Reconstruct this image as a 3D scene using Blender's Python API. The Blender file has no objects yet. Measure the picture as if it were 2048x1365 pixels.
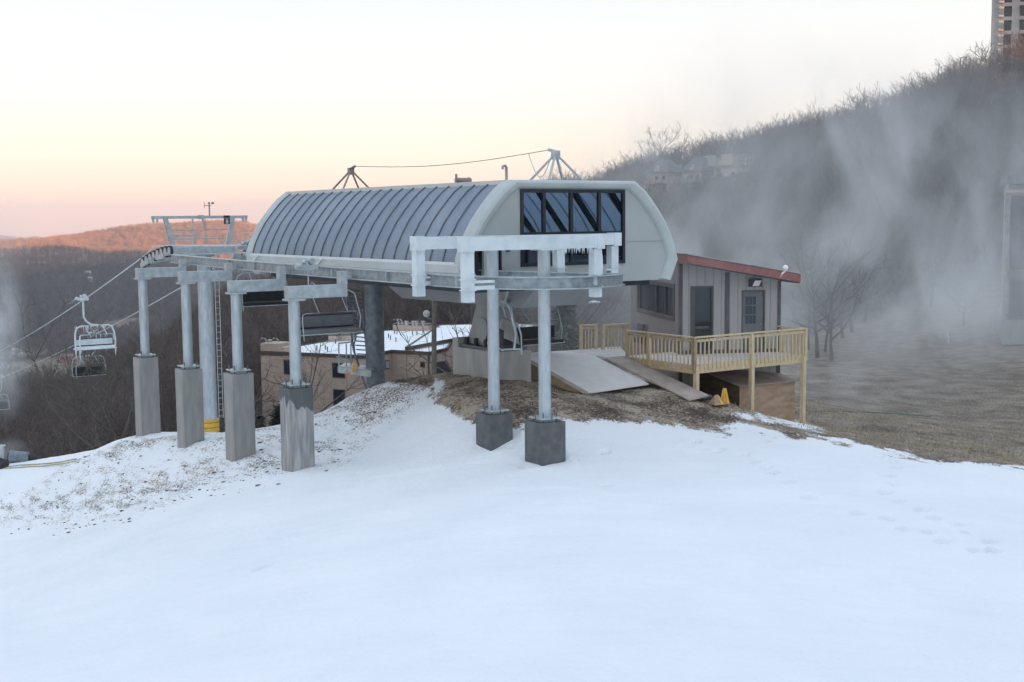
import bpy, math, random
import numpy as np
from mathutils import Vector, Matrix
scene = bpy.context.scene
COL = scene.collection
random.seed(7); rng = np.random.default_rng(7)
R = math.radians

# ---------------------------------------------------------------- survey camera model
F = 2500.0
PITCH = math.atan((682.5 - 437) / F); ROLL = 0.009
fw = np.array((0, math.cos(PITCH), -math.sin(PITCH))); u0 = np.array((0, math.sin(PITCH), math.cos(PITCH)))
ex = np.array((1.0, 0, 0))
rt = math.cos(ROLL) * ex - math.sin(ROLL) * u0; up = math.cos(ROLL) * u0 + math.sin(ROLL) * ex
def ray(px, py): return F * fw + (px - 1024) * rt - (py - 682.5) * up
def at(px, py, Y):
    r = ray(px, py); return r * (Y / r[1])
def onz(px, py, z):
    r = ray(px, py); return r * (z / r[2])
def project(X, Y, Z):
    D = fw[0]*X + fw[1]*Y + fw[2]*Z
    return 1024 + F*(rt[0]*X + rt[1]*Y + rt[2]*Z)/D, 682.5 - F*(up[0]*X + up[1]*Y + up[2]*Z)/D
AZ = math.atan2(1734, F / math.cos(PITCH))
A = np.array((-math.sin(AZ), math.cos(AZ), 0)); B = np.array((math.cos(AZ), math.sin(AZ), 0)); Z = np.array((0, 0, 1.0))
O = at(1090, 850, 32.5).copy(); O[2] = 0
def W(u, v, z): return O + A*u + B*v + Z*z
def uv(p):
    d = np.array(p) - O; return float(d @ A), float(d @ B)
def onu(px, py, u):
    r = ray(px, py); return r * ((u + O @ A) / (r @ A))
def onv(px, py, v):
    r = ray(px, py); return r * ((v + O @ B) / (r @ B))
VC = 3.52                      # centre line of the lift

# ---------------------------------------------------------------- materials
def nt(name):
    m = bpy.data.materials.new(name); m.use_nodes = True
    n = m.node_tree; b = n.nodes['Principled BSDF']
    return m, n, b
def link(n, a, b): n.links.new(a, b)
def mat(name, col, rough=0.7, metal=0.0, var=0.25, scale=3.0, bump=0.0, bscale=30.0, stretch=(1,1,1), col2=None, detail=6, spec=0.5, contrast=(0.35, 0.65), rand=0.0):
    m, n, b = nt(name)
    tc = n.nodes.new('ShaderNodeTexCoord'); mp = n.nodes.new('ShaderNodeMapping'); mp.inputs['Scale'].default_value = stretch
    link(n, tc.outputs['Object'], mp.inputs['Vector'])
    no = n.nodes.new('ShaderNodeTexNoise'); no.inputs['Scale'].default_value = scale; no.inputs['Detail'].default_value = detail
    link(n, mp.outputs[0], no.inputs['Vector'])
    cr = n.nodes.new('ShaderNodeValToRGB'); link(n, no.outputs['Fac'], cr.inputs[0])
    c2 = col2 if col2 else tuple(max(0, c*(1-var)) for c in col)
    c1 = col if col2 else tuple(min(1, c*(1+var*0.6)) for c in col)
    cr.color_ramp.elements[0].position = contrast[0]; cr.color_ramp.elements[1].position = contrast[1]
    cr.color_ramp.elements[0].color = (*c2, 1); cr.color_ramp.elements[1].color = (*c1, 1)
    out = cr.outputs[0]
    if rand:
        oi = n.nodes.new('ShaderNodeObjectInfo'); hs = n.nodes.new('ShaderNodeHueSaturation')
        mr = n.nodes.new('ShaderNodeMapRange'); mr.inputs[3].default_value = 1-rand; mr.inputs[4].default_value = 1+rand
        link(n, oi.outputs['Random'], mr.inputs[0]); link(n, mr.outputs[0], hs.inputs['Value']); link(n, out, hs.inputs['Color']); out = hs.outputs[0]
    link(n, out, b.inputs['Base Color'])
    b.inputs['Roughness'].default_value = rough; b.inputs['Metallic'].default_value = metal
    b.inputs['Specular IOR Level'].default_value = spec
    if bump:
        n2 = n.nodes.new('ShaderNodeTexNoise'); n2.inputs['Scale'].default_value = bscale; n2.inputs['Detail'].default_value = 5
        link(n, mp.outputs[0], n2.inputs['Vector'])
        bp = n.nodes.new('ShaderNodeBump'); bp.inputs['Strength'].default_value = bump; bp.inputs['Distance'].default_value = 0.05
        link(n, n2.outputs['Fac'], bp.inputs['Height']); link(n, bp.outputs[0], b.inputs['Normal'])
    return m
M = {}
M['galv'] = mat('galvanised_steel', (.50,.55,.56), .42, .35, .22, 5, col2=(.36,.41,.43), bump=.05, bscale=18)
M['galv_pipe'] = mat('galvanised_pipe', (.52,.58,.60), .38, .45, .2, 9, stretch=(1,1,.25), col2=(.40,.46,.49))
M['frosted_steel'] = mat('frosted_steel', (.66,.72,.74), .7, .0, .1, 2.5, col2=(.54,.61,.635), contrast=(.35,.6), bump=.08, bscale=40)
M['dark_steel'] = mat('weathered_steel', (.25,.29,.32), .5, .4, .2, 4, col2=(.15,.18,.21))
M['beam_web'] = mat('rail_web', (.37,.41,.43), .45, .45, .25, 4, col2=(.22,.26,.29))
M['bolt'] = mat('bolt_steel', (.16,.17,.18), .5, .6, .2)
M['concrete'] = mat('concrete', (.34,.335,.32), .9, 0, .2, 2.2, stretch=(2.5,2.5,.5), col2=(.245,.245,.24), bump=.25, bscale=25, contrast=(.3,.7))
M['wet_concrete'] = mat('damp_concrete', (.135,.14,.14), .8, 0, .2, 4, col2=(.09,.095,.1), bump=.25, bscale=25)
M['pale_concrete'] = mat('pale_concrete', (.44,.435,.41), .9, 0, .15, 1.5, stretch=(2,2,.5), col2=(.33,.33,.31), bump=.2, bscale=20)
M['seam'] = mat('roof_seam', (.15,.17,.195), .5, .3, .2)
M['shell'] = mat('white_shell', (.56,.59,.58), .42, .1, .08, 1.2)
M['rim'] = mat('moulded_rim', (.47,.51,.50), .5, 0, .10, 1.0)
M['gable'] = mat('gable_panel', (.40,.425,.415), .75, 0, .07, .8, bump=.04, bscale=60)
M['belly'] = mat('belly_panel', (.33,.35,.36), .5, .15, .1, 1.2)
M['frame_dark'] = mat('dark_frame', (.022,.026,.034), .4, .2, .2)
M['black'] = mat('black_rubber', (.018,.02,.024), .6, 0, .3, 6)
M['interior'] = mat('interior_dark', (.05,.055,.06), .8, 0, .3)
M['yellow'] = mat('yellow_paint', (.72,.43,.05), .55, 0, .18, 6, bump=.05)
M['orange'] = mat('orange_paint', (.70,.22,.03), .55, 0, .15)
M['white_paint'] = mat('white_paint', (.75,.77,.77), .55, 0, .1, 4)
M['pine'] = mat('new_pine', (.70,.57,.38), .75, 0, .28, 3.5, stretch=(4,4,1.2), col2=(.55,.43,.26), bump=.1)
M['deck_board'] = mat('frosted_boards', (.74,.72,.69), .8, 0, .2, 1.5, stretch=(1,6,1), col2=(.54,.50,.45), contrast=(.3,.55))
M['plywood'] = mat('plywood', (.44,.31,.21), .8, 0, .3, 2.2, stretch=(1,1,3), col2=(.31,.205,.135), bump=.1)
M['ply_shade'] = mat('shaded_plywood', (.16,.105,.07), .85, 0, .3, 2.2, stretch=(1,1,3), col2=(.085,.055,.04), bump=.1)  # darker plywood copy: shade painted onto the box's left side
M['ply_lid'] = mat('frosted_plywood', (.36,.29,.26), .8, 0, .3, 1.8, col2=(.25,.19,.165))
M['white_mat'] = mat('frosted_white_panel', (.84,.81,.775), .8, 0, .1, 2.5, col2=(.78,.75,.715), bump=.05)
M['brown_mat'] = mat('tan_ramp_panel', (.50,.42,.37), .85, 0, .15, 3.0, col2=(.40,.33,.285), bump=.05)
M['red'] = mat('red_trim', (.28,.115,.105), .6, 0, .2, 5)
M['grey_trim'] = mat('dark_trim', (.11,.10,.10), .7, 0, .2)
M['door'] = mat('grey_door', (.15,.16,.175), .6, 0, .12)
M['snow_roof'] = mat('roof_snow', (.84,.86,.88), .9, 0, .04, .6, bump=.15, bscale=6)
M['parapet'] = mat('brown_flashing', (.07,.05,.045), .6, 0, .2)
M['hose'] = mat('canvas_hose', (.42,.36,.22), .8, 0, .2, 6)
M['green_hose'] = mat('green_hose', (.10,.20,.14), .7, 0, .2, 6)
M['ice'] = mat('ice', (.80,.86,.90), .25, 0, .05, 5)
M['white_lamp'] = mat('white_globe', (.85,.86,.86), .3, 0, .03)
M['galv_light'] = mat('light_metal', (.42,.42,.40), .5, .3, .2)
M['warm_metal'] = mat('tan_metal', (.30,.25,.22), .5, .4, .2)
M['stone'] = mat('stone_pillar', (.30,.28,.26), .9, 0, .5, 3.5, col2=(.16,.15,.145), bump=.4, bscale=8, contrast=(.42,.58))
M['condo_wall'] = mat('condo_siding', (.36,.31,.27), .8, 0, .2, .3)
M['condo_wall_warm'] = mat('condo_siding_tan', (.42,.33,.26), .8, 0, .2, .3)
M['condo_roof'] = mat('condo_roof', (.09,.095,.10), .8, 0, .2, .8)
M['tower_wall'] = mat('tower_concrete', (.46,.46,.45), .85, 0, .15, .25, stretch=(1,1,.4))
M['tower_balcony'] = mat('balcony_panel', (.36,.27,.23), .7, 0, .2)
M['win'] = None
M['bark'] = mat('bark', (.12,.10,.088), .9, 0, .3, 6, stretch=(2,2,.4), col2=(.075,.064,.056), rand=.3)
M['pale_bark'] = mat('pale_bark', (.17,.15,.125), .9, 0, .3, 6, col2=(.10,.09,.075))
M['twig'] = mat('twigs', (.15,.118,.105), .9, 0, .25, .5, rand=.3)
M['twig_sun_tinted'] = mat('sun_tinted_ridge_twigs', (.52,.32,.22), .9, 0, .25, .5, rand=.3)  # orange low sun painted into the ridge trees' own colour
M['joint'] = mat('panel_joint', (.27,.28,.27), .7, 0, .1)
M['twig_far'] = mat('far_twigs', (.15,.12,.105), .9, 0, .25, .5, rand=.35)
M['evergreen'] = mat('evergreen', (.030,.042,.030), .8, 0, .4, 3, col2=(.014,.02,.016), rand=.3)
M['shrub'] = mat('shrub_leaf', (.055,.06,.03), .8, 0, .4, 3, rand=.3)
M['straw'] = mat('dry_grass', (.52,.43,.29), .9, 0, .4, 1.2, col2=(.30,.24,.155))
M['clod'] = mat('soil_clod', (.20,.16,.13), .95, 0, .4, 5, col2=(.09,.07,.055))
M['house_white'] = mat('white_house', (.70,.69,.67), .8, 0, .1)
M['house_red'] = mat('red_house', (.30,.16,.14), .8, 0, .2)
M['house_roof'] = mat('house_roof', (.17,.16,.16), .8, 0, .2)

def glass_dark(name, col=(.02,.025,.035), rough=.08):
    m, n, b = nt(name); b.inputs['Base Color'].default_value = (*col, 1); b.inputs['Roughness'].default_value = rough
    tc = n.nodes.new('ShaderNodeTexCoord'); no = n.nodes.new('ShaderNodeTexNoise'); no.inputs['Scale'].default_value = .8
    link(n, tc.outputs['Object'], no.inputs['Vector'])
    cr = n.nodes.new('ShaderNodeValToRGB'); link(n, no.outputs['Fac'], cr.inputs[0])
    cr.color_ramp.elements[0].color = (*[c*.5 for c in col], 1); cr.color_ramp.elements[1].color = (*[c*1.7 for c in col], 1)
    link(n, cr.outputs[0], b.inputs['Base Color'])
    return m
M['win'] = glass_dark('window_glass')
M['win_pale'] = glass_dark('pale_window_glass', (.35,.36,.38), .2)
# clear tinted glass of the gable window
m, n, b = nt('tinted_clear_glass'); M['tint'] = m
tr = n.nodes.new('ShaderNodeBsdfTransparent'); tr.inputs[0].default_value = (.70,.75,.80,1)
gl = n.nodes.new('ShaderNodeBsdfGlossy'); gl.inputs[0].default_value = (.8,.85,1,1); gl.inputs['Roughness'].default_value = .05
fr = n.nodes.new('ShaderNodeFresnel'); fr.inputs[0].default_value = 1.35; mx = n.nodes.new('ShaderNodeMixShader')
link(n, fr.outputs[0], mx.inputs[0]); link(n, tr.outputs[0], mx.inputs[1]); link(n, gl.outputs[0], mx.inputs[2])
link(n, mx.outputs[0], n.nodes['Material Output'].inputs['Surface'])
# frosted translucent roof panels
m, n, b = nt('frosted_roof_panel'); M['panel'] = m
tc = n.nodes.new('ShaderNodeTexCoord')
mp = n.nodes.new('ShaderNodeMapping'); mp.inputs['Rotation'].default_value = (0,0,AZ); link(n, tc.outputs['Object'], mp.inputs[0])
no = n.nodes.new('ShaderNodeTexNoise'); no.inputs['Scale'].default_value = .45; no.inputs['Detail'].default_value = 5; link(n, mp.outputs[0], no.inputs['Vector'])
cr = n.nodes.new('ShaderNodeValToRGB'); link(n, no.outputs['Fac'], cr.inputs[0])
cr.color_ramp.elements[0].position = .35; cr.color_ramp.elements[1].position = .68
cr.color_ramp.elements[0].color = (.29,.35,.45,1); cr.color_ramp.elements[1].color = (.44,.51,.60,1)
n2 = n.nodes.new('ShaderNodeTexNoise'); n2.inputs['Scale'].default_value = 60; n2.inputs['Detail'].default_value = 3; link(n, tc.outputs['Object'], n2.inputs['Vector'])
c2 = n.nodes.new('ShaderNodeValToRGB'); link(n, n2.outputs['Fac'], c2.inputs[0]); c2.color_ramp.elements[0].position = .55; c2.color_ramp.elements[1].position = .75
mc = n.nodes.new('ShaderNodeMixRGB'); mc.inputs[2].default_value = (.50,.55,.62,1); link(n, c2.outputs[0], mc.inputs[0]); link(n, cr.outputs[0], mc.inputs[1])
link(n, mc.outputs[0], b.inputs['Base Color']); b.inputs['Roughness'].default_value = .38
ts = n.nodes.new('ShaderNodeBsdfTranslucent'); ts.inputs[0].default_value = (.52,.68,.84,1)
mx = n.nodes.new('ShaderNodeMixShader'); mx.inputs[0].default_value = .42
link(n, b.outputs[0], mx.inputs[1]); link(n, ts.outputs[0], mx.inputs[2]); link(n, mx.outputs[0], n.nodes['Material Output'].inputs['Surface'])
# vertical board siding
def siding(name, col, col2, axis):
    m, n, b = nt(name)
    tc = n.nodes.new('ShaderNodeTexCoord'); wv = n.nodes.new('ShaderNodeTexWave'); wv.wave_type = 'BANDS'; wv.bands_direction = axis
    wv.inputs['Scale'].default_value = 1.05; link(n, tc.outputs['Object'], wv.inputs['Vector'])
    cr = n.nodes.new('ShaderNodeValToRGB'); link(n, wv.outputs['Fac'], cr.inputs[0])
    cr.color_ramp.elements[0].position = .0; cr.color_ramp.elements[1].position = .12
    cr.color_ramp.elements[0].color = (*[.62]*3, 1); cr.color_ramp.elements[1].color = (1,1,1,1)
    no = n.nodes.new('ShaderNodeTexNoise'); no.inputs['Scale'].default_value = 2.0; no.inputs['Detail'].default_value = 6
    mp = n.nodes.new('ShaderNodeMapping'); mp.inputs['Scale'].default_value = (4,4,.5); link(n, tc.outputs['Object'], mp.inputs[0]); link(n, mp.outputs[0], no.inputs['Vector'])
    c2 = n.nodes.new('ShaderNodeValToRGB'); link(n, no.outputs['Fac'], c2.inputs[0]); c2.color_ramp.elements[0].color = (*col2, 1); c2.color_ramp.elements[1].color = (*col, 1)
    mu = n.nodes.new('ShaderNodeMixRGB'); mu.blend_type = 'MULTIPLY'; mu.inputs[0].default_value = .7
    link(n, c2.outputs[0], mu.inputs[1]); link(n, cr.outputs[0], mu.inputs[2]); link(n, mu.outputs[0], b.inputs['Base Color'])
    b.inputs['Roughness'].default_value = .8
    bp = n.nodes.new('ShaderNodeBump'); bp.inputs['Strength'].default_value = .5; bp.inputs['Distance'].default_value = .02
    link(n, cr.outputs[0], bp.inputs['Height']); link(n, bp.outputs[0], b.inputs['Normal'])
    return m
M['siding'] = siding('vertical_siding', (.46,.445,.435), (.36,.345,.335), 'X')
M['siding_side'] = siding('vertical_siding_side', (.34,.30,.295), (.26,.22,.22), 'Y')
# brick courses
m, n, b = nt('tan_brick'); M['brick'] = m
tc = n.nodes.new('ShaderNodeTexCoord'); sp = n.nodes.new('ShaderNodeSeparateXYZ'); link(n, tc.outputs['Object'], sp.inputs[0])
ad = n.nodes.new('ShaderNodeMath'); ad.operation = 'ADD'; link(n, sp.outputs[0], ad.inputs[0]); link(n, sp.outputs[1], ad.inputs[1])
cb = n.nodes.new('ShaderNodeCombineXYZ'); link(n, ad.outputs[0], cb.inputs[0]); link(n, sp.outputs[2], cb.inputs[1])
bk = n.nodes.new('ShaderNodeTexBrick'); bk.inputs['Scale'].default_value = 1.0; bk.inputs['Brick Width'].default_value = .6; bk.inputs['Row Height'].default_value = .2
bk.inputs['Mortar Size'].default_value = .018; bk.inputs['Color1'].default_value = (.60,.48,.39,1); bk.inputs['Color2'].default_value = (.53,.42,.34,1); bk.inputs['Mortar'].default_value = (.44,.36,.30,1)
link(n, cb.outputs[0], bk.inputs['Vector']); 
no = n.nodes.new('ShaderNodeTexNoise'); no.inputs['Scale'].default_value = .5; no.inputs['Detail'].default_value = 6; link(n, tc.outputs['Object'], no.inputs['Vector'])
mu = n.nodes.new('ShaderNodeMixRGB'); mu.blend_type = 'MULTIPLY'; mu.inputs[0].default_value = .35; link(n, bk.outputs[0], mu.inputs[1]); link(n, no.outputs['Fac'], mu.inputs[2])
link(n, mu.outputs[0], b.inputs['Base Color']); b.inputs['Roughness'].default_value = .9

# ---------------------------------------------------------------- mesh builder
class MB:
    def __init__(s): s.v = []; s.f = []; s.mi = []
    def add(s, vs, fs, mi=0):
        k = len(s.v); s.v += [tuple(map(float, p)) for p in vs]
        for f in fs: s.f.append(tuple(i + k for i in f)); s.mi.append(mi)
        return s
    def hexa(s, p, mi=0):     # 4 bottom, 4 top
        return s.add(p, [(3,2,1,0),(4,5,6,7),(0,1,5,4),(1,2,6,5),(2,3,7,6),(3,0,4,7)], mi)
    def obox(s, c, a, b, d, mi=0):  # half axes
        c, a, b, d = map(np.asarray, (c, a, b, d))
        return s.hexa([c-a-b-d, c+a-b-d, c+a+b-d, c-a+b-d, c-a-b+d, c+a-b+d, c+a+b+d, c-a+b+d], mi)
    def box(s, x0, x1, y0, y1, z0, z1, mi=0):
        return s.hexa([(x0,y0,z0),(x1,y0,z0),(x1,y1,z0),(x0,y1,z0),(x0,y0,z1),(x1,y0,z1),(x1,y1,z1),(x0,y1,z1)], mi)
    def ubox(s, u0, u1, v0, v1, z0, z1, mi=0):
        P = [W(u0,v0,z0),W(u0,v1,z0),W(u1,v1,z0),W(u1,v0,z0),W(u0,v0,z1),W(u0,v1,z1),W(u1,v1,z1),W(u1,v0,z1)]
        return s.hexa(P, mi)
    def beam(s, p, q, w, h, mi=0, upv=(0,0,1)):
        p, q = np.asarray(p, float), np.asarray(q, float); d = q - p; L = np.linalg.norm(d); d /= L
        x = np.cross(d, upv); nx = np.linalg.norm(x)
        x = x/nx if nx > 1e-6 else np.array((1.0,0,0)); y = np.cross(x, d)
        return s.obox((p+q)/2, d*L/2, x*w/2, y*h/2, mi)
    def tube(s, pts, r, n=8, mi=0, cap=True):
        pts = [np.asarray(p, float) for p in pts]; rs = r if hasattr(r, '__len__') else [r]*len(pts)
        k = len(s.v); d0 = pts[1]-pts[0]; d0 = d0/np.linalg.norm(d0)
        ref = np.array((0,0,1.0)) if abs(d0[2]) < .9 else np.array((1.0,0,0))
        for i, p in enumerate(pts):
            d = (pts[min(i+1,len(pts)-1)] - pts[max(i-1,0)]); d = d/(np.linalg.norm(d)+1e-12)
            x = np.cross(d, ref); x /= (np.linalg.norm(x)+1e-9); y = np.cross(d, x)
            for j in range(n):
                a = 2*math.pi*j/n; s.v.append(tuple(p + rs[i]*(math.cos(a)*x + math.sin(a)*y)))
        for i in range(len(pts)-1):
            for j in range(n):
                a = k+i*n+j; b = k+i*n+(j+1)%n; s.f.append((a, b, b+n, a+n)); s.mi.append(mi)
        if cap:
            s.f.append(tuple(k+j for j in range(n))[::-1]); s.mi.append(mi)
            s.f.append(tuple(k+(len(pts)-1)*n+j for j in range(n))); s.mi.append(mi)
        return s
    def prism(s, poly, d, mi=0):   # planar polygon (3d points) extruded by vector d
        n = len(poly); P = [np.asarray(p, float) for p in poly]; d = np.asarray(d, float)
        fs = [tuple(range(n))[::-1], tuple(range(n, 2*n))] + [(i, (i+1)%n, (i+1)%n+n, i+n) for i in range(n)]
        return s.add(P + [p+d for p in P], fs, mi)
    def sphere(s, c, r, n=10, m=7, mi=0, sc=(1,1,1)):
        k = len(s.v); c = np.asarray(c, float)
        for i in range(m+1):
            t = math.pi*i/m
            for j in range(n):
                a = 2*math.pi*j/n
                s.v.append(tuple(c + r*np.array((math.sin(t)*math.cos(a)*sc[0], math.sin(t)*math.sin(a)*sc[1], math.cos(t)*sc[2]))))
        for i in range(m):
            for j in range(n):
                a = k+i*n+j; b = k+i*n+(j+1)%n; s.f.append((a, a+n, b+n, b)); s.mi.append(mi)
        return s
    def build(s, name, mats, parent=None, smooth=False, local=False):
        if not isinstance(mats, (list, tuple)): mats = [mats]
        V = np.array(s.v, float).reshape(-1, 3)
        if parent is not None and not local:
            inv = np.array(ROOTM[parent.name].inverted()); V = V @ inv[:3,:3].T + inv[:3,3]
        me = bpy.data.meshes.new(name); me.from_pydata([tuple(p) for p in V], [], s.f)
        for m_ in mats: me.materials.append(m_)
        if len(mats) > 1: me.polygons.foreach_set('material_index', s.mi)
        import bmesh
        bm = bmesh.new(); bm.from_mesh(me); bmesh.ops.recalc_face_normals(bm, faces=bm.faces); bm.to_mesh(me); bm.free()
        if smooth:
            me.polygons.foreach_set('use_smooth', [True]*len(me.polygons))
            if smooth != 'all': me.set_sharp_from_angle(angle=R(40))
        me.update()
        o = bpy.data.objects.new(name, me); COL.objects.link(o)
        if parent is not None: o.parent = parent; ROOTM[o.name] = ROOTM[parent.name]
        return o
ROOTM = {}
def split_build(mb, name, mats, parent, local=False, smooth=False):   # every loose piece becomes an object of its own
    par = list(range(len(mb.v)))
    def fnd(a):
        while par[a] != a: par[a] = par[par[a]]; a = par[a]
        return a
    for f in mb.f:
        for x in f[1:]: par[fnd(x)] = fnd(f[0])
    gr = {}
    for f, m_ in zip(mb.f, mb.mi): gr.setdefault(fnd(f[0]), []).append((f, m_))
    for fs in gr.values():
        ix = sorted({i for f, _ in fs for i in f}); mp_ = {i: k for k, i in enumerate(ix)}
        q = MB(); q.v = [mb.v[i] for i in ix]; q.f = [tuple(mp_[i] for i in f) for f, _ in fs]; q.mi = [m_ for _, m_ in fs]; q.build(name, mats, parent, local=local, smooth=smooth)
def tag(o, label=None, cat=None, group=None, kind=None):
    if label: o['label'] = label
    if cat: o['category'] = cat
    if group: o['group'] = group
    if kind: o['kind'] = kind
    return o
def thing(name, label, cat, loc=(0,0,0), rz=0.0, group=None):
    o = bpy.data.objects.new(name, None); COL.objects.link(o); o.empty_display_size = .3
    o.location = tuple(map(float, loc)); o.rotation_euler = (0,0,rz)
    ROOTM[o.name] = Matrix.Translation(Vector(tuple(map(float, loc)))) @ Matrix.Rotation(rz, 4, 'Z')
    return tag(o, label, cat, group)
def copy_tree(root, loc, rz=0.0, sc=1.0, label=None, group=None, tilt=(0,0)):
    r = root.copy(); COL.objects.link(r); r.location = tuple(map(float, loc)); r.rotation_euler = (tilt[0], tilt[1], rz); r.scale = (sc,)*3
    if label: r['label'] = label
    if group: r['group'] = group
    for ch in KIDS.get(root.name, []):
        c = ch.copy(); COL.objects.link(c); c.parent = r
        for g in KIDS.get(ch.name, []):
            d = g.copy(); COL.objects.link(d); d.parent = c
    return r
KIDS = {}
def kids(root):
    for o in [root] + [o for o in bpy.data.objects if o.parent == root]:
        KIDS[o.name] = [c for c in bpy.data.objects if c.parent == o]
# ================================================================ TERRAIN
NP = [(1090,935,31.9),(1065,925,32.2),(990,908,33.8),(603,940,35.2),(482,918,39),(380,890,42.6),(297,868,46.2),
 (905,749,41.3),(985,755,40.3),(1035,757,40.5),(1140,787,39.6),(1293,776,40.5),(1405,799,39.4),(1384,784,40.2),(1500,824,41.4),(1605,848,42.9),
 (780,762,43),(700,792,44),(640,832,43.5),(870,752,43),(420,867,48),(540,861,46.5),(340,867,47),
 (270,872,47),(200,896,50),(140,922,53),(60,975,52),(0,921,59),(100,914,59.5),(-60,925,59),(0,955,54),(0,985,49.5),(120,960,50.5),
 (0,1365,21),(0,1150,32),(0,1040,43.5),(300,1365,19.5),(300,1150,27.3),(300,1000,38),(300,930,42.5),(600,1365,18.4),(600,1150,24.6),(600,1020,31.2),(700,880,39),(760,800,41.5),
 (800,900,36.5),(830,1000,30.5),(1024,1365,17.5),(1024,1150,22.8),(1024,1000,28.3),(1200,950,31.4),(1300,880,35.2),(1500,1365,17.5),(1500,1150,22.8),(1500,1000,28.6),(1500,920,33),(1500,865,37),
 (2048,1365,18),(2048,1150,23.6),(2048,1000,30.8),(2048,937,35.2),(1750,893,37),(1850,1000,29.6),(1080,800,36.5),(900,795,38),(980,830,36),(1200,800,37.6),(1300,830,37.3),(1400,832,38.3),
 (2048,915,44),(1800,868,45),(1680,845,48),(1850,832,60),(2048,842,60),(1850,765,74),(1700,790,68)]
PTS = [tuple(at(*p)) for p in NP] + [(0,5,-7.0),(-12,5,-7.6),(12,5,-7.2),(0,-8,-7),(-18,14,-8.3),(18,14,-7.4),(-30,20,-10),(30,20,-8),(30,34,-8.6),(-30,40,-11.2),
 (-2.3,49,-7.0),(-6,55,-9.4),(-9.7,52,-9.2),(-15.8,60.5,-10.75),(-24,65,-12.1),(-31,62,-12.1),(-13,66,-12.2),(-3,62,-10.5),(1.5,43,-5.6),(4.5,43,-5.7),(7,46,-6.7),(3,52,-6.6),(9.5,50,-7.6),(13,46,-8.2),(2,64,-9.5),(10,70,-9.6),(-20,74,-15)]
PTS = np.array(PTS)
def rbf_fit(P, lam=.02):
    n = len(P); d = np.linalg.norm(P[:,None,:2]-P[None,:,:2], axis=2)
    K = np.where(d > 0, d*d*np.log(d+1e-9), 0) + lam*np.eye(n)*30
    T = np.c_[np.ones(n), P[:,:2]]
    Mx = np.zeros((n+3, n+3)); Mx[:n,:n] = K; Mx[:n,n:] = T; Mx[n:,:n] = T.T
    return np.linalg.solve(Mx, np.r_[P[:,2], 0, 0, 0])
RW = rbf_fit(PTS)
def near_z(X, Y):
    X = np.asarray(X, float); Y = np.asarray(Y, float); sh = X.shape; x = X.ravel(); y = Y.ravel(); out = np.empty(len(x))
    for i in range(0, len(x), 20000):
        xx = x[i:i+20000]; yy = y[i:i+20000]
        d2 = (xx[:,None]-PTS[None,:,0])**2 + (yy[:,None]-PTS[None,:,1])**2
        out[i:i+20000] = (0.5*d2*np.log(d2+1e-18)) @ RW[:-3] + RW[-3] + RW[-2]*xx + RW[-1]*yy
    return out.reshape(sh)
def yh(px): return 437 - ROLL*(px-1024)
def pv(px, lst):   # (distance, image height) survey nodes along one bearing -> (r, z)
    th = math.atan((px-1024)/F); return th, [(d/math.cos(th), d*(yh(px)-y)/F) for d, y in lst]
def pz(deg, lst): return R(deg), lst
CAN = 0
def zz(px, lst):
    th = math.atan((px-1024)/F); return th, [(d/math.cos(th), z) for d, z in lst]
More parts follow.
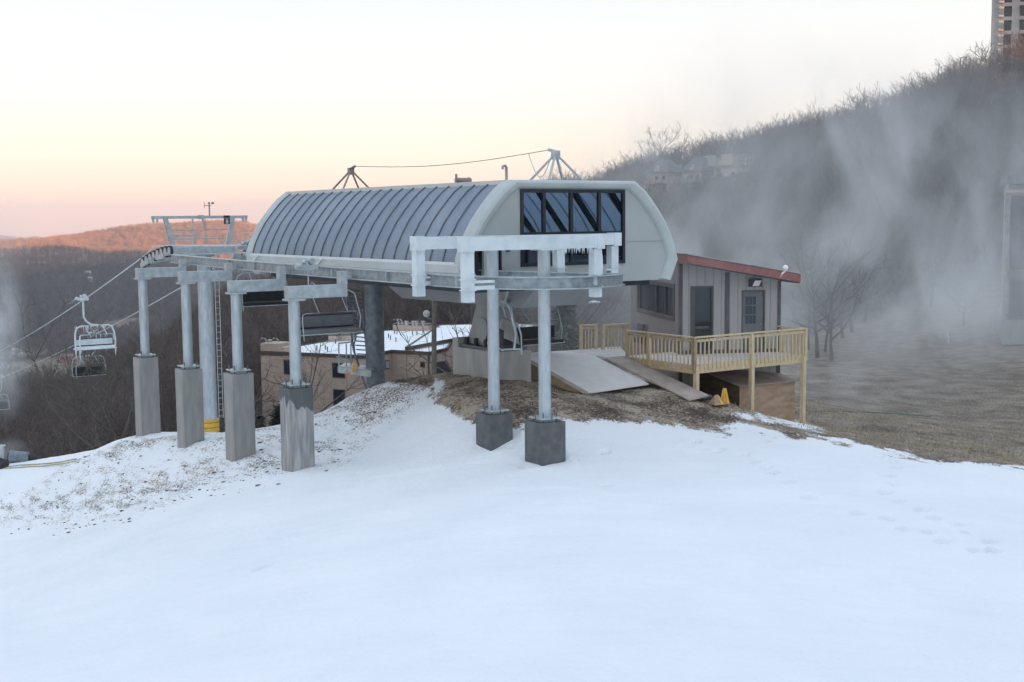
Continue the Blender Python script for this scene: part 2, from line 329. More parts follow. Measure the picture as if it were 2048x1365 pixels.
COLS = [  # hidden heights beyond the right skyline are shaped to set the ridge's shadow line
 pz(-180, [(30,-5),(100,5),(300,25),(800,40),(3000,60),(16000,0)]),
 pz(-120, [(30,-8),(100,-16),(400,-50),(2000,-100),(16000,-150)]),
 pz(-60,  [(40,-12),(100,-24),(400,-70),(1000,-125),(2200,-70),(5000,-100),(16000,-330)]),
 pz(-38,  [(60,-14),(100,-28),(400,-64),(1000,-125),(2200,-60),(3000,-50),(6000,-150),(16000,-330)]),
 zz(0,    [(75,-15.5),(90,-29),(150,-38),(250,-49),(400,-63),(600,-108),(900,-121),(1150,-131),(1300,-136),(1700,-128),(2100,-98),(2500,-56),(2620,-47),(3300,-110),(6000,-200),(16000,-330)]),
 zz(130,  [(75,-16),(90,-28),(150,-37),(250,-47),(400,-60),(600,-104),(900,-121),(1150,-129),(1300,-134),(1700,-126),(2100,-98),(2450,-62),(2650,-48),(2900,-42),(3300,-90),(6000,-200),(16000,-330)]),
 zz(200,  [(75,-16),(90,-26),(150,-35),(250,-44),(400,-54),(600,-98),(900,-119),(1300,-133),(1700,-122),(2100,-95),(2400,-76),(2600,-66),(2950,-26),(3500,-90),(6000,-200),(16000,-330)]),
 zz(300,  [(75,-14.5),(90,-22),(150,-32),(250,-41),(400,-49),(480,-58),(700,-110),(1000,-124),(1300,-131),(1700,-118),(2100,-88),(2350,-78),(2600,-66),(2950,-6),(3500,-90),(6000,-200),(16000,-330)]),
 zz(420,  [(75,-13.5),(90,-20),(150,-29),(250,-35),(400,-38),(500,-48),(700,-98),(1000,-120),(1300,-128),(1700,-115),(2100,-98),(2400,-92),(2600,-70),(2950,0),(3500,-90),(6000,-200),(16000,-330)]),
 zz(500,  [(75,-13),(90,-18),(120,-22),(160,-26),(250,-31),(400,-32),(520,-38),(700,-88),(1000,-115),(1500,-120),(2100,-108),(2400,-110),(2600,-80),(2950,-4),(3500,-90),(6000,-200),(16000,-330)]),
 zz(620,  [(75,-12),(95,-19),(120,-21),(160,-24),(250,-28),(400,-30),(520,-36),(700,-80),(1000,-112),(1500,-120),(2100,-115),(2600,-120),(2950,-60),(3500,-100),(6000,-200),(16000,-330)]),
 zz(800,  [(75,-10.5),(95,-18),(120,-21),(160,-23),(250,-25),(400,-27),(560,-38),(900,-90),(2000,-110),(3000,-80),(6000,-200),(16000,-330)]),
 zz(960,  [(75,-9.5),(95,-17),(125,-20),(160,-20),(250,-17),(330,-14),(450,-18),(900,-60),(2000,-80),(6000,-200),(16000,-330)]),
 zz(1130, [(75,-9.2),(95,-14),(125,-17),(170,-14),(250,-7),(330,-1.5),(400,-6),(700,-20),(1500,-60),(2500,-95),(6000,-150),(16000,-330)]),
 zz(1300, [(75,-9.4),(110,-10.5),(160,-10),(230,-6),(300,1.5),(345,6),(380,8.5),(450,5),(800,-5),(1500,-15),(2500,-50),(6000,-100),(16000,-330)]),
 zz(1500, [(75,-9.6),(110,-10),(160,-8.5),(220,-4),(290,6),(340,13),(360,14.5),(430,12),(800,15),(1500,25),(2500,-20),(6000,-100),(16000,-330)]),
 zz(1700, [(75,-9.6),(100,-10),(130,-9.6),(180,-7),(240,3),(290,13),(315,16),(380,17),(800,30),(1500,60),(2500,35),(6000,-100),(16000,-330)]),
 zz(1900, [(75,-9.7),(100,-9.6),(130,-8.8),(170,-4.5),(220,8.5),(260,19.5),(280,22.5),(330,25),(800,50),(1500,80),(2500,80),(6000,-100),(16000,-330)]),
 zz(2048, [(75,-9.6),(100,-9.2),(130,-7.5),(165,-1),(215,14),(255,30),(275,33.5),(320,35),(800,55),(1500,85),(2500,85),(6000,-100),(16000,-330)]),
 pz(32,   [(60,-9),(100,-8),(150,0),(200,18),(260,36),(320,38),(600,50),(1500,85),(2500,80),(6000,-100),(16000,-330)]),
 pz(50,   [(60,-8.5),(100,-3),(150,8),(200,24),(280,40),(600,52),(1500,85),(6000,0),(16000,-200)]),
 pz(90,   [(50,-7),(80,-1),(120,12),(200,34),(300,44),(800,60),(3000,80),(16000,0)]),
 pz(130,  [(50,-6),(100,6),(200,30),(400,50),(1000,60),(3000,80),(16000,0)]),
 pz(180,  [(30,-5),(100,5),(300,25),(800,40),(3000,60),(16000,0)]),
]
LR = np.linspace(math.log(25), math.log(16000), 420)
TH = np.array([c[0] for c in COLS]); PRO = []
for th, lst in COLS:
    x = np.log([r for r, z in lst]); zc = np.array([z for r, z in lst])
    pr = np.interp(LR, x, zc)
    k = np.exp(-np.linspace(-2,2,9)**2); k /= k.sum()
    PRO.append(np.convolve(np.pad(pr, 4, mode='edge'), k, 'valid'))
PRO = np.array(PRO)
def _h(i, j, s): 
    v = np.sin(i*127.1 + j*311.7 + s*74.7)*43758.5453; return v - np.floor(v)
def vnoise(x, y, s=0):
    i = np.floor(x); j = np.floor(y); fx = x-i; fy = y-j; fx = fx*fx*(3-2*fx); fy = fy*fy*(3-2*fy)
    return (_h(i,j,s)*(1-fx)+_h(i+1,j,s)*fx)*(1-fy) + (_h(i,j+1,s)*(1-fx)+_h(i+1,j+1,s)*fx)*fy
def fbm(x, y, s=0, o=4, g=.5):
    a = 1; t = 0; n = 0
    for k in range(o): t = t + a*(vnoise(x*2**k+k*17.3, y*2**k-k*9.1, s+k)-.5); n += a; a *= g
    return t/n*2
def far_z(X, Y):
    X = np.asarray(X, float); Y = np.asarray(Y, float)
    th = np.arctan2(X, Y); lr = np.log(np.maximum(np.hypot(X, Y), 26))
    ti = np.clip(np.searchsorted(TH, th)-1, 0, len(TH)-2); ft = (th-TH[ti])/(TH[ti+1]-TH[ti]); ft = np.clip(ft, 0, 1); ft = ft*ft*(3-2*ft)*.5+ft*.5
    ri = np.clip((lr-LR[0])/(LR[1]-LR[0]), 0, len(LR)-1.001); r0 = ri.astype(int); fr_ = ri-r0
    g = lambda t: PRO[t, r0]*(1-fr_) + PRO[t, r0+1]*fr_
    z = g(ti)*(1-ft) + g(ti+1)*ft
    r = np.exp(lr)
    amp = np.interp(r, [60,110,300,1000,2500,16000], [0,.4,1.2,5,11,30])
    sc = np.interp(r, [60,300,1000,2500,16000], [25,40,120,260,1200])
    # octaves of several fixed sizes so that ridges stay put
    w1 = np.interp(r, [80,200,500], [.3,1.0,2.0]); w2 = np.interp(r, [300,900,2200,2900,6000], [0,5,9,13,20])
    z = z + 92*np.exp(-((X-560)/190)**2)*np.where(Y > 1905, np.exp(-((Y-1905)/55)**2), np.where(Y < 1600, np.exp(-((Y-1600)/160)**2), 1.0))  # unseen hill bump added behind the right skyline to shade the ridge's left
    return z + w1*fbm(X/35, Y/35, 3, 3) + w2*fbm(X/190, Y/260, 9, 4)
def hz(X, Y):
    X = np.asarray(X, float); Y = np.asarray(Y, float); r = np.hypot(X, Y)
    w = np.clip((r-62)/16, 0, 1); w = w*w*(3-2*w)
    wf = np.clip((np.abs(np.arctan2(X, Y))-R(30))/R(15), 0, 1); w2 = np.clip((r-28)/25, 0, 1); w = np.maximum(w, wf*w2)
    return near_z(X, Y)*(1-w) + far_z(X, Y)*w
def gz(x, y): return float(hz(np.array([x]), np.array([y]))[0])

def grid_mesh(X, Y, Zv, keep=None):
    nr, nc = X.shape
    V = np.stack([X, Y, Zv], -1).reshape(-1, 3)
    i = np.arange(nr*nc).reshape(nr, nc)
    q = np.stack([i[:-1,:-1], i[:-1,1:], i[1:,1:], i[1:,:-1]], -1).reshape(-1, 4)
    if keep is not None: q = q[keep.reshape(-1)]
    used = np.unique(q); mp_ = np.full(nr*nc, -1); mp_[used] = np.arange(len(used))
    return V[used], mp_[q], used
def mesh_obj(name, V, Q, mats, smooth=True):
    me = bpy.data.meshes.new(name); me.vertices.add(len(V)); me.vertices.foreach_set('co', V.astype(np.float32).ravel())
    k = Q.shape[1]
    me.loops.add(Q.size); me.loops.foreach_set('vertex_index', Q.astype(np.int32).ravel())
    me.polygons.add(len(Q)); me.polygons.foreach_set('loop_start', np.arange(len(Q), dtype=np.int32)*k)
    me.polygons.foreach_set('use_smooth', np.full(len(Q), smooth))
    for m_ in (mats if isinstance(mats, (list, tuple)) else [mats]): me.materials.append(m_)
    me.update(calc_edges=True); me.validate()
    o = bpy.data.objects.new(name, me); COL.objects.link(o); return o
def attr(o, name, vals):
    a = o.data.attributes.new(name, 'FLOAT', 'POINT'); a.data.foreach_set('value', np.asarray(vals, np.float32))

# ---- near sheet
th_f = np.arctan((np.linspace(-120, 2170, 900)-1024)/F)
th_all = np.r_[np.linspace(-math.pi, th_f[0], 60)[:-1], th_f, np.linspace(th_f[-1], math.pi, 60)[1:]]
r_all = np.r_[np.linspace(1.0, 13, 14)[:-1], 1/np.linspace(1/13, 1/64, 480), np.linspace(64.5, 80, 26)]
TT, RR = np.meshgrid(th_all, r_all); RR_n = RR; NX = RR*np.sin(TT); NY = RR*np.cos(TT); NZ = hz(NX, NY)
PX, PY = project(NX, np.maximum(NY, 1), NZ)
front = NY > 12
def poly_in(px, py, poly):
    ins = np.zeros(px.shape, bool); n = len(poly)
    for i in range(n):
        x1, y1 = poly[i]; x2, y2 = poly[(i+1)%n]
        c = ((y1 > py) != (y2 > py)) & (px < (x2-x1)*(py-y1)/(y2-y1+1e-9)+x1); ins ^= c
    return ins
def band(px, line):   # signed: >0 above the boundary line (image y smaller)
    xs = [p[0] for p in line]; ys = [p[1] for p in line]
    return np.interp(px, xs, ys) - py_
py_ = PY
soil_lo = [(720,740),(780,752),(840,770),(872,806),(920,838),(965,862),(1045,850),(1130,848),(1210,838),(1310,852),(1400,853),(1480,852),(1560,868),(1640,878),(1720,892),(1850,917),(1900,926),(2048,934),(2200,942)]
d = band(PX, soil_lo)
nz1 = fbm(NX*.8, NY*.8, 5, 5); nz2 = fbm(NX*3, NY*3, 8, 4); nz4 = fbm(NX*7+NY*2, NY*7-NX*2, 41, 4); nz5 = fbm((NX*.57+NY*-.82)*1.6, (NX*.82+NY*.57)*7, 33, 4); nz3 = fbm((NX*.57+NY*-.82)*.6, (NX*.82+NY*.57)*2.5, 12, 5)
soil = np.clip(.5 + (d + nz1*22 + nz2*14 + nz3*16)/22, 0, 1)
soil *= (PX > 735)
patch = np.exp(-(((PX-868)/26)**2 + ((PY-772)/20)**2)*1.2) + .8*np.exp(-(((PX-1500)/70)**2 + ((PY-832-(PX-1500)*.2)/9)**2)) + .9*np.exp(-(((PX-1600)/60)**2 + ((PY-851-(PX-1600)*.25)/8)**2)) + .5*np.exp(-(((PX-1150)/60)**2+((PY-770)/8)**2))
soil = np.clip(soil - 1.1*patch*(.8+nz2*.8), 0, 1)
# thin cover on the left flank of the mound
fl = np.clip(1-np.abs(PX-(560))/620, 0, 1)*0
flank_top = np.interp(PX, [0,60,140,270,420,540,640,700,780,860], [985,975,920,868,860,855,826,790,752,750])
flank_bot = np.interp(PX, [0,150,300,450,600,700,800,860], [1070,1075,1040,985,960,935,850,790])
inb = np.clip((PY-flank_top+4)/10, 0, 1)*np.clip((flank_bot-PY+30)/70, 0, 1)*(PX < 870)
top_dense = np.clip((860-PY)/70, 0, 1)*np.clip((PX-630)/60, 0, 1)
thin = inb*np.clip(.34+.20*top_dense + nz3*.25+nz5*.30+nz4*.10+nz1*.20, 0, .52)
low = np.clip((PY-940)/60, 0, 1)*np.clip((1150-PY)/120, 0, 1)*np.clip((520-PX)/400, 0, 1)
thin = np.maximum(thin, low*np.clip(.06+nz4*.25+nz5*.35+nz1*.25, 0, .5))
soil = np.where(front, np.clip(soil+thin, 0, 1), 0)
field = np.clip((PX-1560)/60, 0, 1)*np.clip((d-2)/10, 0, 1)*front
back = np.where(front & (NY > 55) & (PX < 1100), np.clip((NY-60)/6, 0, 1)*(PX > 200), 0)
soil = np.maximum(soil, back)
NZ2 = NZ + .05*fbm(NX*.35, NY*.8, 21, 4) + 0.03*fbm(NX*.9+NY*.3, NY*3.2, 23, 4) + .012*nz1*(1-soil) + soil*(.06*nz1+.05*nz2+.02*nz4+.02*nz3)*np.clip((62-RR)/10,0,1)
# drifts round the piers' feet and footprints
prints = [(1486,908),(1505,923),(1530,936),(1545,947),(1576,966),(1616,996),(1716,1029),(1775,1038),(1810,1061),(1856,1068),(1885,1086),(1952,1102),(1978,1104),(1756,913),(1784,924),(1792,934),(1776,953),(1788,970),(1771,984),(1795,1005),(1845,1021),(1867,1036),(1917,1051),(1935,1068),(1980,1086),(1989,1103),(1208,905),(1390,883),(1437,900),(525,1137),(1212,970)]
for ix, (px, py) in enumerate(prints):
    r = ray(px, py)
    t = np.linspace(10, 60, 900)/r[1]; P = r[None]*t[:,None]; zt = hz(P[:,0], P[:,1]); k = np.argmax(P[:,2] < zt); c = P[k]
    ca, sa = math.cos(.5), math.sin(.5); dx = NX-c[0]; dy = NY-c[1]; q = ((dx*ca+dy*sa)/.19)**2 + ((dy*ca-dx*sa)/.10)**2
    NZ2 = NZ2 - .20*np.exp(-q**1.5) + .02*np.exp(-((np.sqrt(q)-1.5)/.4)**2); soil = np.maximum(soil, (.50 if ix % 3 else .62)*np.exp(-q**1.5))
for c, s in ((W(0,0,0),1.0),(W(2.4,0,0),1.0)):
    dd = np.hypot(NX-c[0], NY-c[1]); NZ2 += .05*np.exp(-((dd-.75)/.16)**2)*(.3+2*nz2)
keep = np.ones((len(r_all)-1, len(th_all)-1), bool)
V, Q, used = grid_mesh(NX, NY, NZ2, keep)
# ground cover material (snow, soil, straw)
m, n, b = nt('snow_and_soil'); M['ground'] = m
def attn(nm):
    a = n.nodes.new('ShaderNodeAttribute'); a.attribute_name = nm; return a.outputs['Fac']
tc = n.nodes.new('ShaderNodeTexCoord')
def noise(sc, det=6, st=None):
    no = n.nodes.new('ShaderNodeTexNoise'); no.inputs['Scale'].default_value = sc; no.inputs['Detail'].default_value = det
    if st:
        mp = n.nodes.new('ShaderNodeMapping'); mp.inputs['Scale'].default_value = st; mp.inputs['Rotation'].default_value = (0,0,.6); link(n, tc.outputs['Object'], mp.inputs[0]); link(n, mp.outputs[0], no.inputs[0])
    else: link(n, tc.outputs['Object'], no.inputs[0])
    return no.outputs['Fac']
def ramp(f, stops):
    c = n.nodes.new('ShaderNodeValToRGB'); link(n, f, c.inputs[0]); e = c.color_ramp.elements
    while len(e) < len(stops): e.new(.5)
    for el, (p, col) in zip(e, stops): el.position = p; el.color = (*col, 1)
    return c.outputs[0]
def mixc(f, a, b_):
    x = n.nodes.new('ShaderNodeMixRGB'); link(n, f, x.inputs[0]); link(n, a, x.inputs[1]); link(n, b_, x.inputs[2]); return x.outputs[0]
def avg(f1, f2, w):
    a = n.nodes.new('ShaderNodeMath'); a.operation = 'MULTIPLY_ADD'; a.inputs[1].default_value = w; link(n, f2, a.inputs[0]); b0 = n.nodes.new('ShaderNodeMath'); b0.operation = 'MULTIPLY'; b0.inputs[1].default_value = 1-w; link(n, f1, b0.inputs[0]); link(n, b0.outputs[0], a.inputs[2]); return a.outputs[0]
soilc = ramp(avg(noise(.85, 6, (1,1.4,1)), noise(11, 8), .5), [(.39,(.07,.052,.042)),(.46,(.14,.108,.087)),(.515,(.26,.205,.16)),(.59,(.44,.37,.285))])
fieldc = ramp(avg(noise(.7, 6), noise(9, 8), .55), [(.38,(.10,.08,.062)),(.5,(.20,.165,.13)),(.60,(.32,.265,.215))])
sc_ = mixc(attn('field'), soilc, fieldc)
snowc = ramp(noise(.4, 6), [(.3,(.80,.82,.84)),(.7,(.87,.88,.89))])
ad = n.nodes.new('ShaderNodeMath'); ad.operation = 'ADD'; link(n, attn('soil'), ad.inputs[0])
fz = n.nodes.new('ShaderNodeMath'); fz.operation = 'MULTIPLY_ADD'; link(n, noise(16, 9), fz.inputs[0]); fz.inputs[1].default_value = 1.5; fz.inputs[2].default_value = -.75; link(n, fz.outputs[0], ad.inputs[1])
sm = n.nodes.new('ShaderNodeMapRange'); sm.interpolation_type = 'SMOOTHSTEP'; sm.inputs[1].default_value = .36; sm.inputs[2].default_value = .62; link(n, ad.outputs[0], sm.inputs[0])
link(n, mixc(sm.outputs[0], snowc, sc_), b.inputs['Base Color']); b.inputs['Roughness'].default_value = .85; b.inputs['Specular IOR Level'].default_value = .2
bp = n.nodes.new('ShaderNodeBump'); bp.inputs['Strength'].default_value = .5; bp.inputs['Distance'].default_value = .06; link(n, noise(9, 9), bp.inputs['Height']); link(n, bp.outputs[0], b.inputs['Normal'])
g = mesh_obj('snow_ground', V, Q, M['ground']); tag(g, kind='structure')
attr(g, 'soil', soil.reshape(-1)[used]); attr(g, 'field', np.where(NY > 12, field, 0).reshape(-1)[used])

# ---- far sheets
th_c = np.r_[np.linspace(-math.pi, R(-32), 50)[:-1], np.linspace(R(-32), R(34), 420), np.linspace(R(34), math.pi, 50)[1:]]
r_c = np.exp(np.linspace(math.log(77), math.log(16000), 360))
TT, RR = np.meshgrid(th_c, r_c); FX = RR*np.sin(TT); FY = RR*np.cos(TT); FZ = hz(FX, FY); FZ[0] -= .12; FZ[1] -= .03
TC = .25*(TT[:-1,:-1]+TT[1:,1:]+TT[:-1,1:]+TT[1:,:-1]); RC = .5*(RR[:-1,:-1]+RR[1:,1:])
m, n, b = nt('forest_floor'); M['floor'] = m; tc = n.nodes.new('ShaderNodeTexCoord')
ff = ramp(noise(.07, 9), [(.32,(.045,.036,.033)),(.55,(.085,.066,.056)),(.7,(.12,.088,.072))])
fs = ramp(noise(.35, 8), [(.35,(.05,.042,.036)),(.65,(.10,.08,.068))])
mx = n.nodes.new('ShaderNodeMixRGB'); mx.inputs[0].default_value = .5; link(n, ff, mx.inputs[1]); link(n, fs, mx.inputs[2]); ff = mx.outputs[0]
gr = ramp(noise(1.1, 12), [(.30,(.13,.105,.083)),(.5,(.21,.17,.135)),(.66,(.30,.25,.20))])
link(n, mixc(attn('grass'), ff, gr), b.inputs['Base Color']); b.inputs['Roughness'].default_value = .95; b.inputs['Specular IOR Level'].default_value = .1
M['floor_sun_tinted'] = mat('sun_tinted_ridge_litter', (.30,.21,.165), .95, 0, .4, .06, col2=(.17,.12,.10))  # paler, redder than the valley floor: sunlight mixed into the colour
px1130 = math.atan(106/F); px1160 = math.atan(136/F)
right = TC > px1130
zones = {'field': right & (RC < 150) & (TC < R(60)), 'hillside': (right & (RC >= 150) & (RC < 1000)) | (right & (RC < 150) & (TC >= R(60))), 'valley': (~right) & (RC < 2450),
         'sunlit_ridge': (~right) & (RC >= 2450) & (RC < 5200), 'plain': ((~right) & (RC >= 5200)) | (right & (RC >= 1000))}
FPX, FPY = project(FX, np.maximum(FY, 1), FZ)
grass = np.zeros(FX.shape)
gmask = (TT > math.atan(480/F)) & (TT < R(60))
edge = np.interp(np.degrees(TT), [10,12,14,16,18,20,22,24,30], [86,95,118,128,140,150,150,150,150])
grass = np.where(gmask, np.clip((edge-RR)/12, 0, 1), 0)
for (cx, cy, sx, sy) in [(-.345*1060, 1060, 75, 95), (-.395*1100, 1120, 45, 60), (-.32*1500,1500,40,90), (-.40*1250,1250,40,50)]:
    grass = np.maximum(grass, np.clip(1.6-1.2*(((FX-cx)/sx)**2+((FY-cy)/sy)**2) + .5*fbm(FX/30, FY/30, 2, 3), 0, 1)*(FY > 0))
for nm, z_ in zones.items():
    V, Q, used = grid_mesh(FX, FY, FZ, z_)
    o = mesh_obj(nm, V, Q, M['floor_sun_tinted'] if nm == 'sunlit_ridge' else M['floor']); tag(o, kind='structure'); attr(o, 'grass', grass.reshape(-1)[used])
# distant mountains
for k, (dist, base, hts) in enumerate([(11000, -420, [(-200,464),(0,473),(40,478),(75,472),(110,477),(140,479),(200,473),(260,480),(400,476),(560,480),(760,470),(1000,480)]),
                                       (13500, -420, [(-200,470),(0,470),(30,473),(90,480),(130,474),(180,470),(230,474),(330,470),(500,474),(700,468),(1000,476)])]):
    xs = np.linspace(-900, 1100, 260); ys = np.interp(xs, [h[0] for h in hts], [h[1] for h in hts]) + 1.2*fbm(xs/18, xs*0, 4+k, 4)
    rows = []
    for t in np.linspace(-1, 1, 13):
        Yd = dist + 1500*t; zc = dist*(yh(xs)-ys)/F; w = (1-abs(t))**1.2
        rows.append(np.stack([(xs-1024)/F*dist*(1+.05*t), np.full_like(xs, Yd), base+(zc-base)*w + (1-abs(t))*abs(t)*120*fbm(xs/30, xs*0+t*3, 5, 3)], -1))
    G = np.array(rows); V, Q, used = grid_mesh(G[...,0], G[...,1], G[...,2])
    tag(mesh_obj('mountains', V, Q, M['floor']), kind='structure')

# ================================================================ LIGHT, SKY, AIR
SUN_EL, SUN_AZ = R(7.0), math.atan2(.93, -.37)      # azimuth clockwise from +Y
to_sun = Vector((math.sin(SUN_AZ)*math.cos(SUN_EL), math.cos(SUN_AZ)*math.cos(SUN_EL), math.sin(SUN_EL)))
ld = bpy.data.lights.new('sun', 'SUN'); ld.energy = 5.0; ld.angle = R(.5); ld.color = (1.0, .45, .21)
lo = bpy.data.objects.new('sun', ld); COL.objects.link(lo); lo.rotation_euler = to_sun.to_track_quat('Z', 'Y').to_euler(); lo.location = (60,-20,60)
w = bpy.data.worlds.new('World'); scene.world = w; w.use_nodes = True; n = w.node_tree
bg = n.nodes['Background']; sky = n.nodes.new('ShaderNodeTexSky'); sky.sky_type = 'NISHITA'; sky.sun_disc = False
sky.sun_elevation = SUN_EL; sky.sun_rotation = SUN_AZ; sky.altitude = 1400; sky.air_density = 1.0; sky.dust_density = 1.5; sky.ozone_density = 1.5
tc = n.nodes.new('ShaderNodeTexCoord'); 
vm = n.nodes.new('ShaderNodeVectorMath'); vm.operation = 'ADD'; vm.inputs[1].default_value = (0,0,.035); link(n, tc.outputs['Generated'], vm.inputs[0]); link(n, vm.outputs[0], sky.inputs[0])
sp = n.nodes.new('ShaderNodeSeparateXYZ'); link(n, tc.outputs['Generated'], sp.inputs[0])
# twilight band: elevation ramp above the western horizon
cr = n.nodes.new('ShaderNodeValToRGB'); mr = n.nodes.new('ShaderNodeMapRange'); mr.inputs[1].default_value = -.05; mr.inputs[2].default_value = .95; link(n, sp.outputs[2], mr.inputs[0]); link(n, mr.outputs[0], cr.inputs[0])
SKY = [(0.0,(8.6,5.3,4.0)),(.042,(9.0,5.7,4.0)),(.065,(9.5,7.0,4.9)),(.10,(9.2,8.0,6.3)),(.15,(8.2,7.9,7.4)),(.22,(7.2,7.5,7.5)),(.30,(6.7,7.2,7.5)),(.5,(6.4,7.4,8.7)),(1.0,(6.0,7.2,8.8))]
e = cr.color_ramp.elements
while len(e) < len(SKY): e.new(.5)
for el, (p, c) in zip(e, SKY): el.position = p; el.color = (*[x/12 for x in c], 1)
sc2 = n.nodes.new('ShaderNodeVectorMath'); sc2.operation = 'SCALE'; sc2.inputs['Scale'].default_value = 12; link(n, cr.outputs[0], sc2.inputs[0])
mx = n.nodes.new('ShaderNodeMixRGB'); mx.inputs[0].default_value = .85; link(n, sky.outputs[0], mx.inputs[1]); link(n, sc2.outputs[0], mx.inputs[2])
link(n, mx.outputs[0], bg.inputs['Color']); bg.inputs['Strength'].default_value = .1

# haze: one even closed box
m = bpy.data.materials.new('haze'); m.use_nodes = True; n = m.node_tree; n.nodes.remove(n.nodes['Principled BSDF'])
pvn = n.nodes.new('ShaderNodeVolumePrincipled'); pvn.inputs['Color'].default_value = (.84,.87,.96,1); pvn.inputs['Density'].default_value = .00010; pvn.inputs['Anisotropy'].default_value = .1
link(n, pvn.outputs[0], n.nodes['Material Output'].inputs['Volume']); M['haze'] = m
hb = MB().box(-7500, 7500, -1200, 15600, -470, 190); ho = hb.build('haze', m); tag(ho, kind='stuff')

# snow-making mist
def mist_mat(name, dens, blobs, sc=.12, stretch=(1.1,1,.65), thr=(.48,.60)):
    m = bpy.data.materials.new(name); m.use_nodes = True; n = m.node_tree; n.nodes.remove(n.nodes['Principled BSDF'])
    tc = n.nodes.new('ShaderNodeTexCoord'); mp = n.nodes.new('ShaderNodeMapping'); mp.inputs['Scale'].default_value = stretch; mp.inputs['Rotation'].default_value = (.0,.6,.2); link(n, tc.outputs['Object'], mp.inputs[0])
    no = n.nodes.new('ShaderNodeTexNoise'); no.inputs['Scale'].default_value = sc; no.inputs['Detail'].default_value = 7; no.inputs['Roughness'].default_value = .6; no.inputs['Distortion'].default_value = 1.4; link(n, mp.outputs[0], no.inputs[0])
    mr = n.nodes.new('ShaderNodeMapRange'); mr.interpolation_type = 'SMOOTHSTEP'; mr.inputs[1].default_value = thr[0]; mr.inputs[2].default_value = thr[1]; mr.inputs[3].default_value = .06; link(n, no.outputs['Fac'], mr.inputs[0])
    tot = None
    for (c, rad, wt) in blobs:
        sb = n.nodes.new('ShaderNodeVectorMath'); sb.operation = 'SUBTRACT'; sb.inputs[1].default_value = tuple(map(float, c)); link(n, tc.outputs['Object'], sb.inputs[0])
        dv = n.nodes.new('ShaderNodeVectorMath'); dv.operation = 'DIVIDE'; dv.inputs[1].default_value = rad; link(n, sb.outputs[0], dv.inputs[0])
        ln = n.nodes.new('ShaderNodeVectorMath'); ln.operation = 'LENGTH'; link(n, dv.outputs[0], ln.inputs[0])
        m2 = n.nodes.new('ShaderNodeMapRange'); m2.interpolation_type = 'SMOOTHSTEP'; m2.inputs[1].default_value = 0; m2.inputs[2].default_value = 1; m2.inputs[3].default_value = wt; m2.inputs[4].default_value = 0; link(n, ln.outputs['Value'], m2.inputs[0])
        if tot is None: tot = m2.outputs[0]
        else:
            a = n.nodes.new('ShaderNodeMath'); a.operation = 'ADD'; link(n, tot, a.inputs[0]); link(n, m2.outputs[0], a.inputs[1]); tot = a.outputs[0]
    a = n.nodes.new('ShaderNodeMath'); a.operation = 'MULTIPLY'; link(n, tot, a.inputs[0]); link(n, mr.outputs[0], a.inputs[1])
    a2 = n.nodes.new('ShaderNodeMath'); a2.operation = 'MULTIPLY'; link(n, a.outputs[0], a2.inputs[0]); a2.inputs[1].default_value = dens
    pvn = n.nodes.new('ShaderNodeVolumePrincipled'); pvn.inputs['Color'].default_value = (.95,.985,1.0,1); pvn.inputs['Anisotropy'].default_value = .2; link(n, a2.outputs[0], pvn.inputs['Density'])
    link(n, pvn.outputs[0], n.nodes['Material Output'].inputs['Volume']); return m
mb = [(at(1440,470,66), (17,26,14), 1.0), (at(1620,430,74), (15,26,13), .9), (at(1760,560,78), (17,26,10), .8), (at(1900,430,82), (17,26,15), .8),
      (at(1500,620,60), (9,17,8), .45), (at(1700,720,66), (12,16,5), .55), (at(1980,620,72), (12,20,8), .8), (at(2040,470,78), (8,18,8), .6), (at(1330,500,70), (10,20,11), .35), (at(1560,300,85), (20,26,8), .25), (at(1880,270,88),(20,26,8),.3), (at(1330,610,43.0),(2.6,1.8,2.6),1.4), (at(1450,600,42.0),(4.6,1.9,3.0),2.6)]
M['mist'] = mist_mat('snow_mist', .043, mb)
lo_ = np.array([c - np.array(r_) for c, r_, _ in mb]).min(0); hi_ = np.array([c + np.array(r_) for c, r_, _ in mb]).max(0)
o = MB().box(lo_[0], hi_[0], lo_[1], hi_[1], max(lo_[2], -13), hi_[2]).build('snow_mist', M['mist']); tag(o, kind='stuff')
c0 = at(-12, 640, 61); mb2 = [(c0, (1.25,4,4.2), 1.2), (at(6,760,60),(1.2,3,2.6),.8), (at(14,905,58.5),(1.3,1.5,.8),1.2), (at(-8,480,62),(1.6,4,3),.3)]
M['mist2'] = mist_mat('snow_gun_plume', .35, mb2, sc=.5, thr=(.35,.7))
lo_ = np.array([c - np.array(r_) for c, r_, _ in mb2]).min(0); hi_ = np.array([c + np.array(r_) for c, r_, _ in mb2]).max(0)
o = MB().box(lo_[0], hi_[0], lo_[1], hi_[1], lo_[2], hi_[2]).build('snow_mist', M['mist2']); tag(o, kind='stuff')

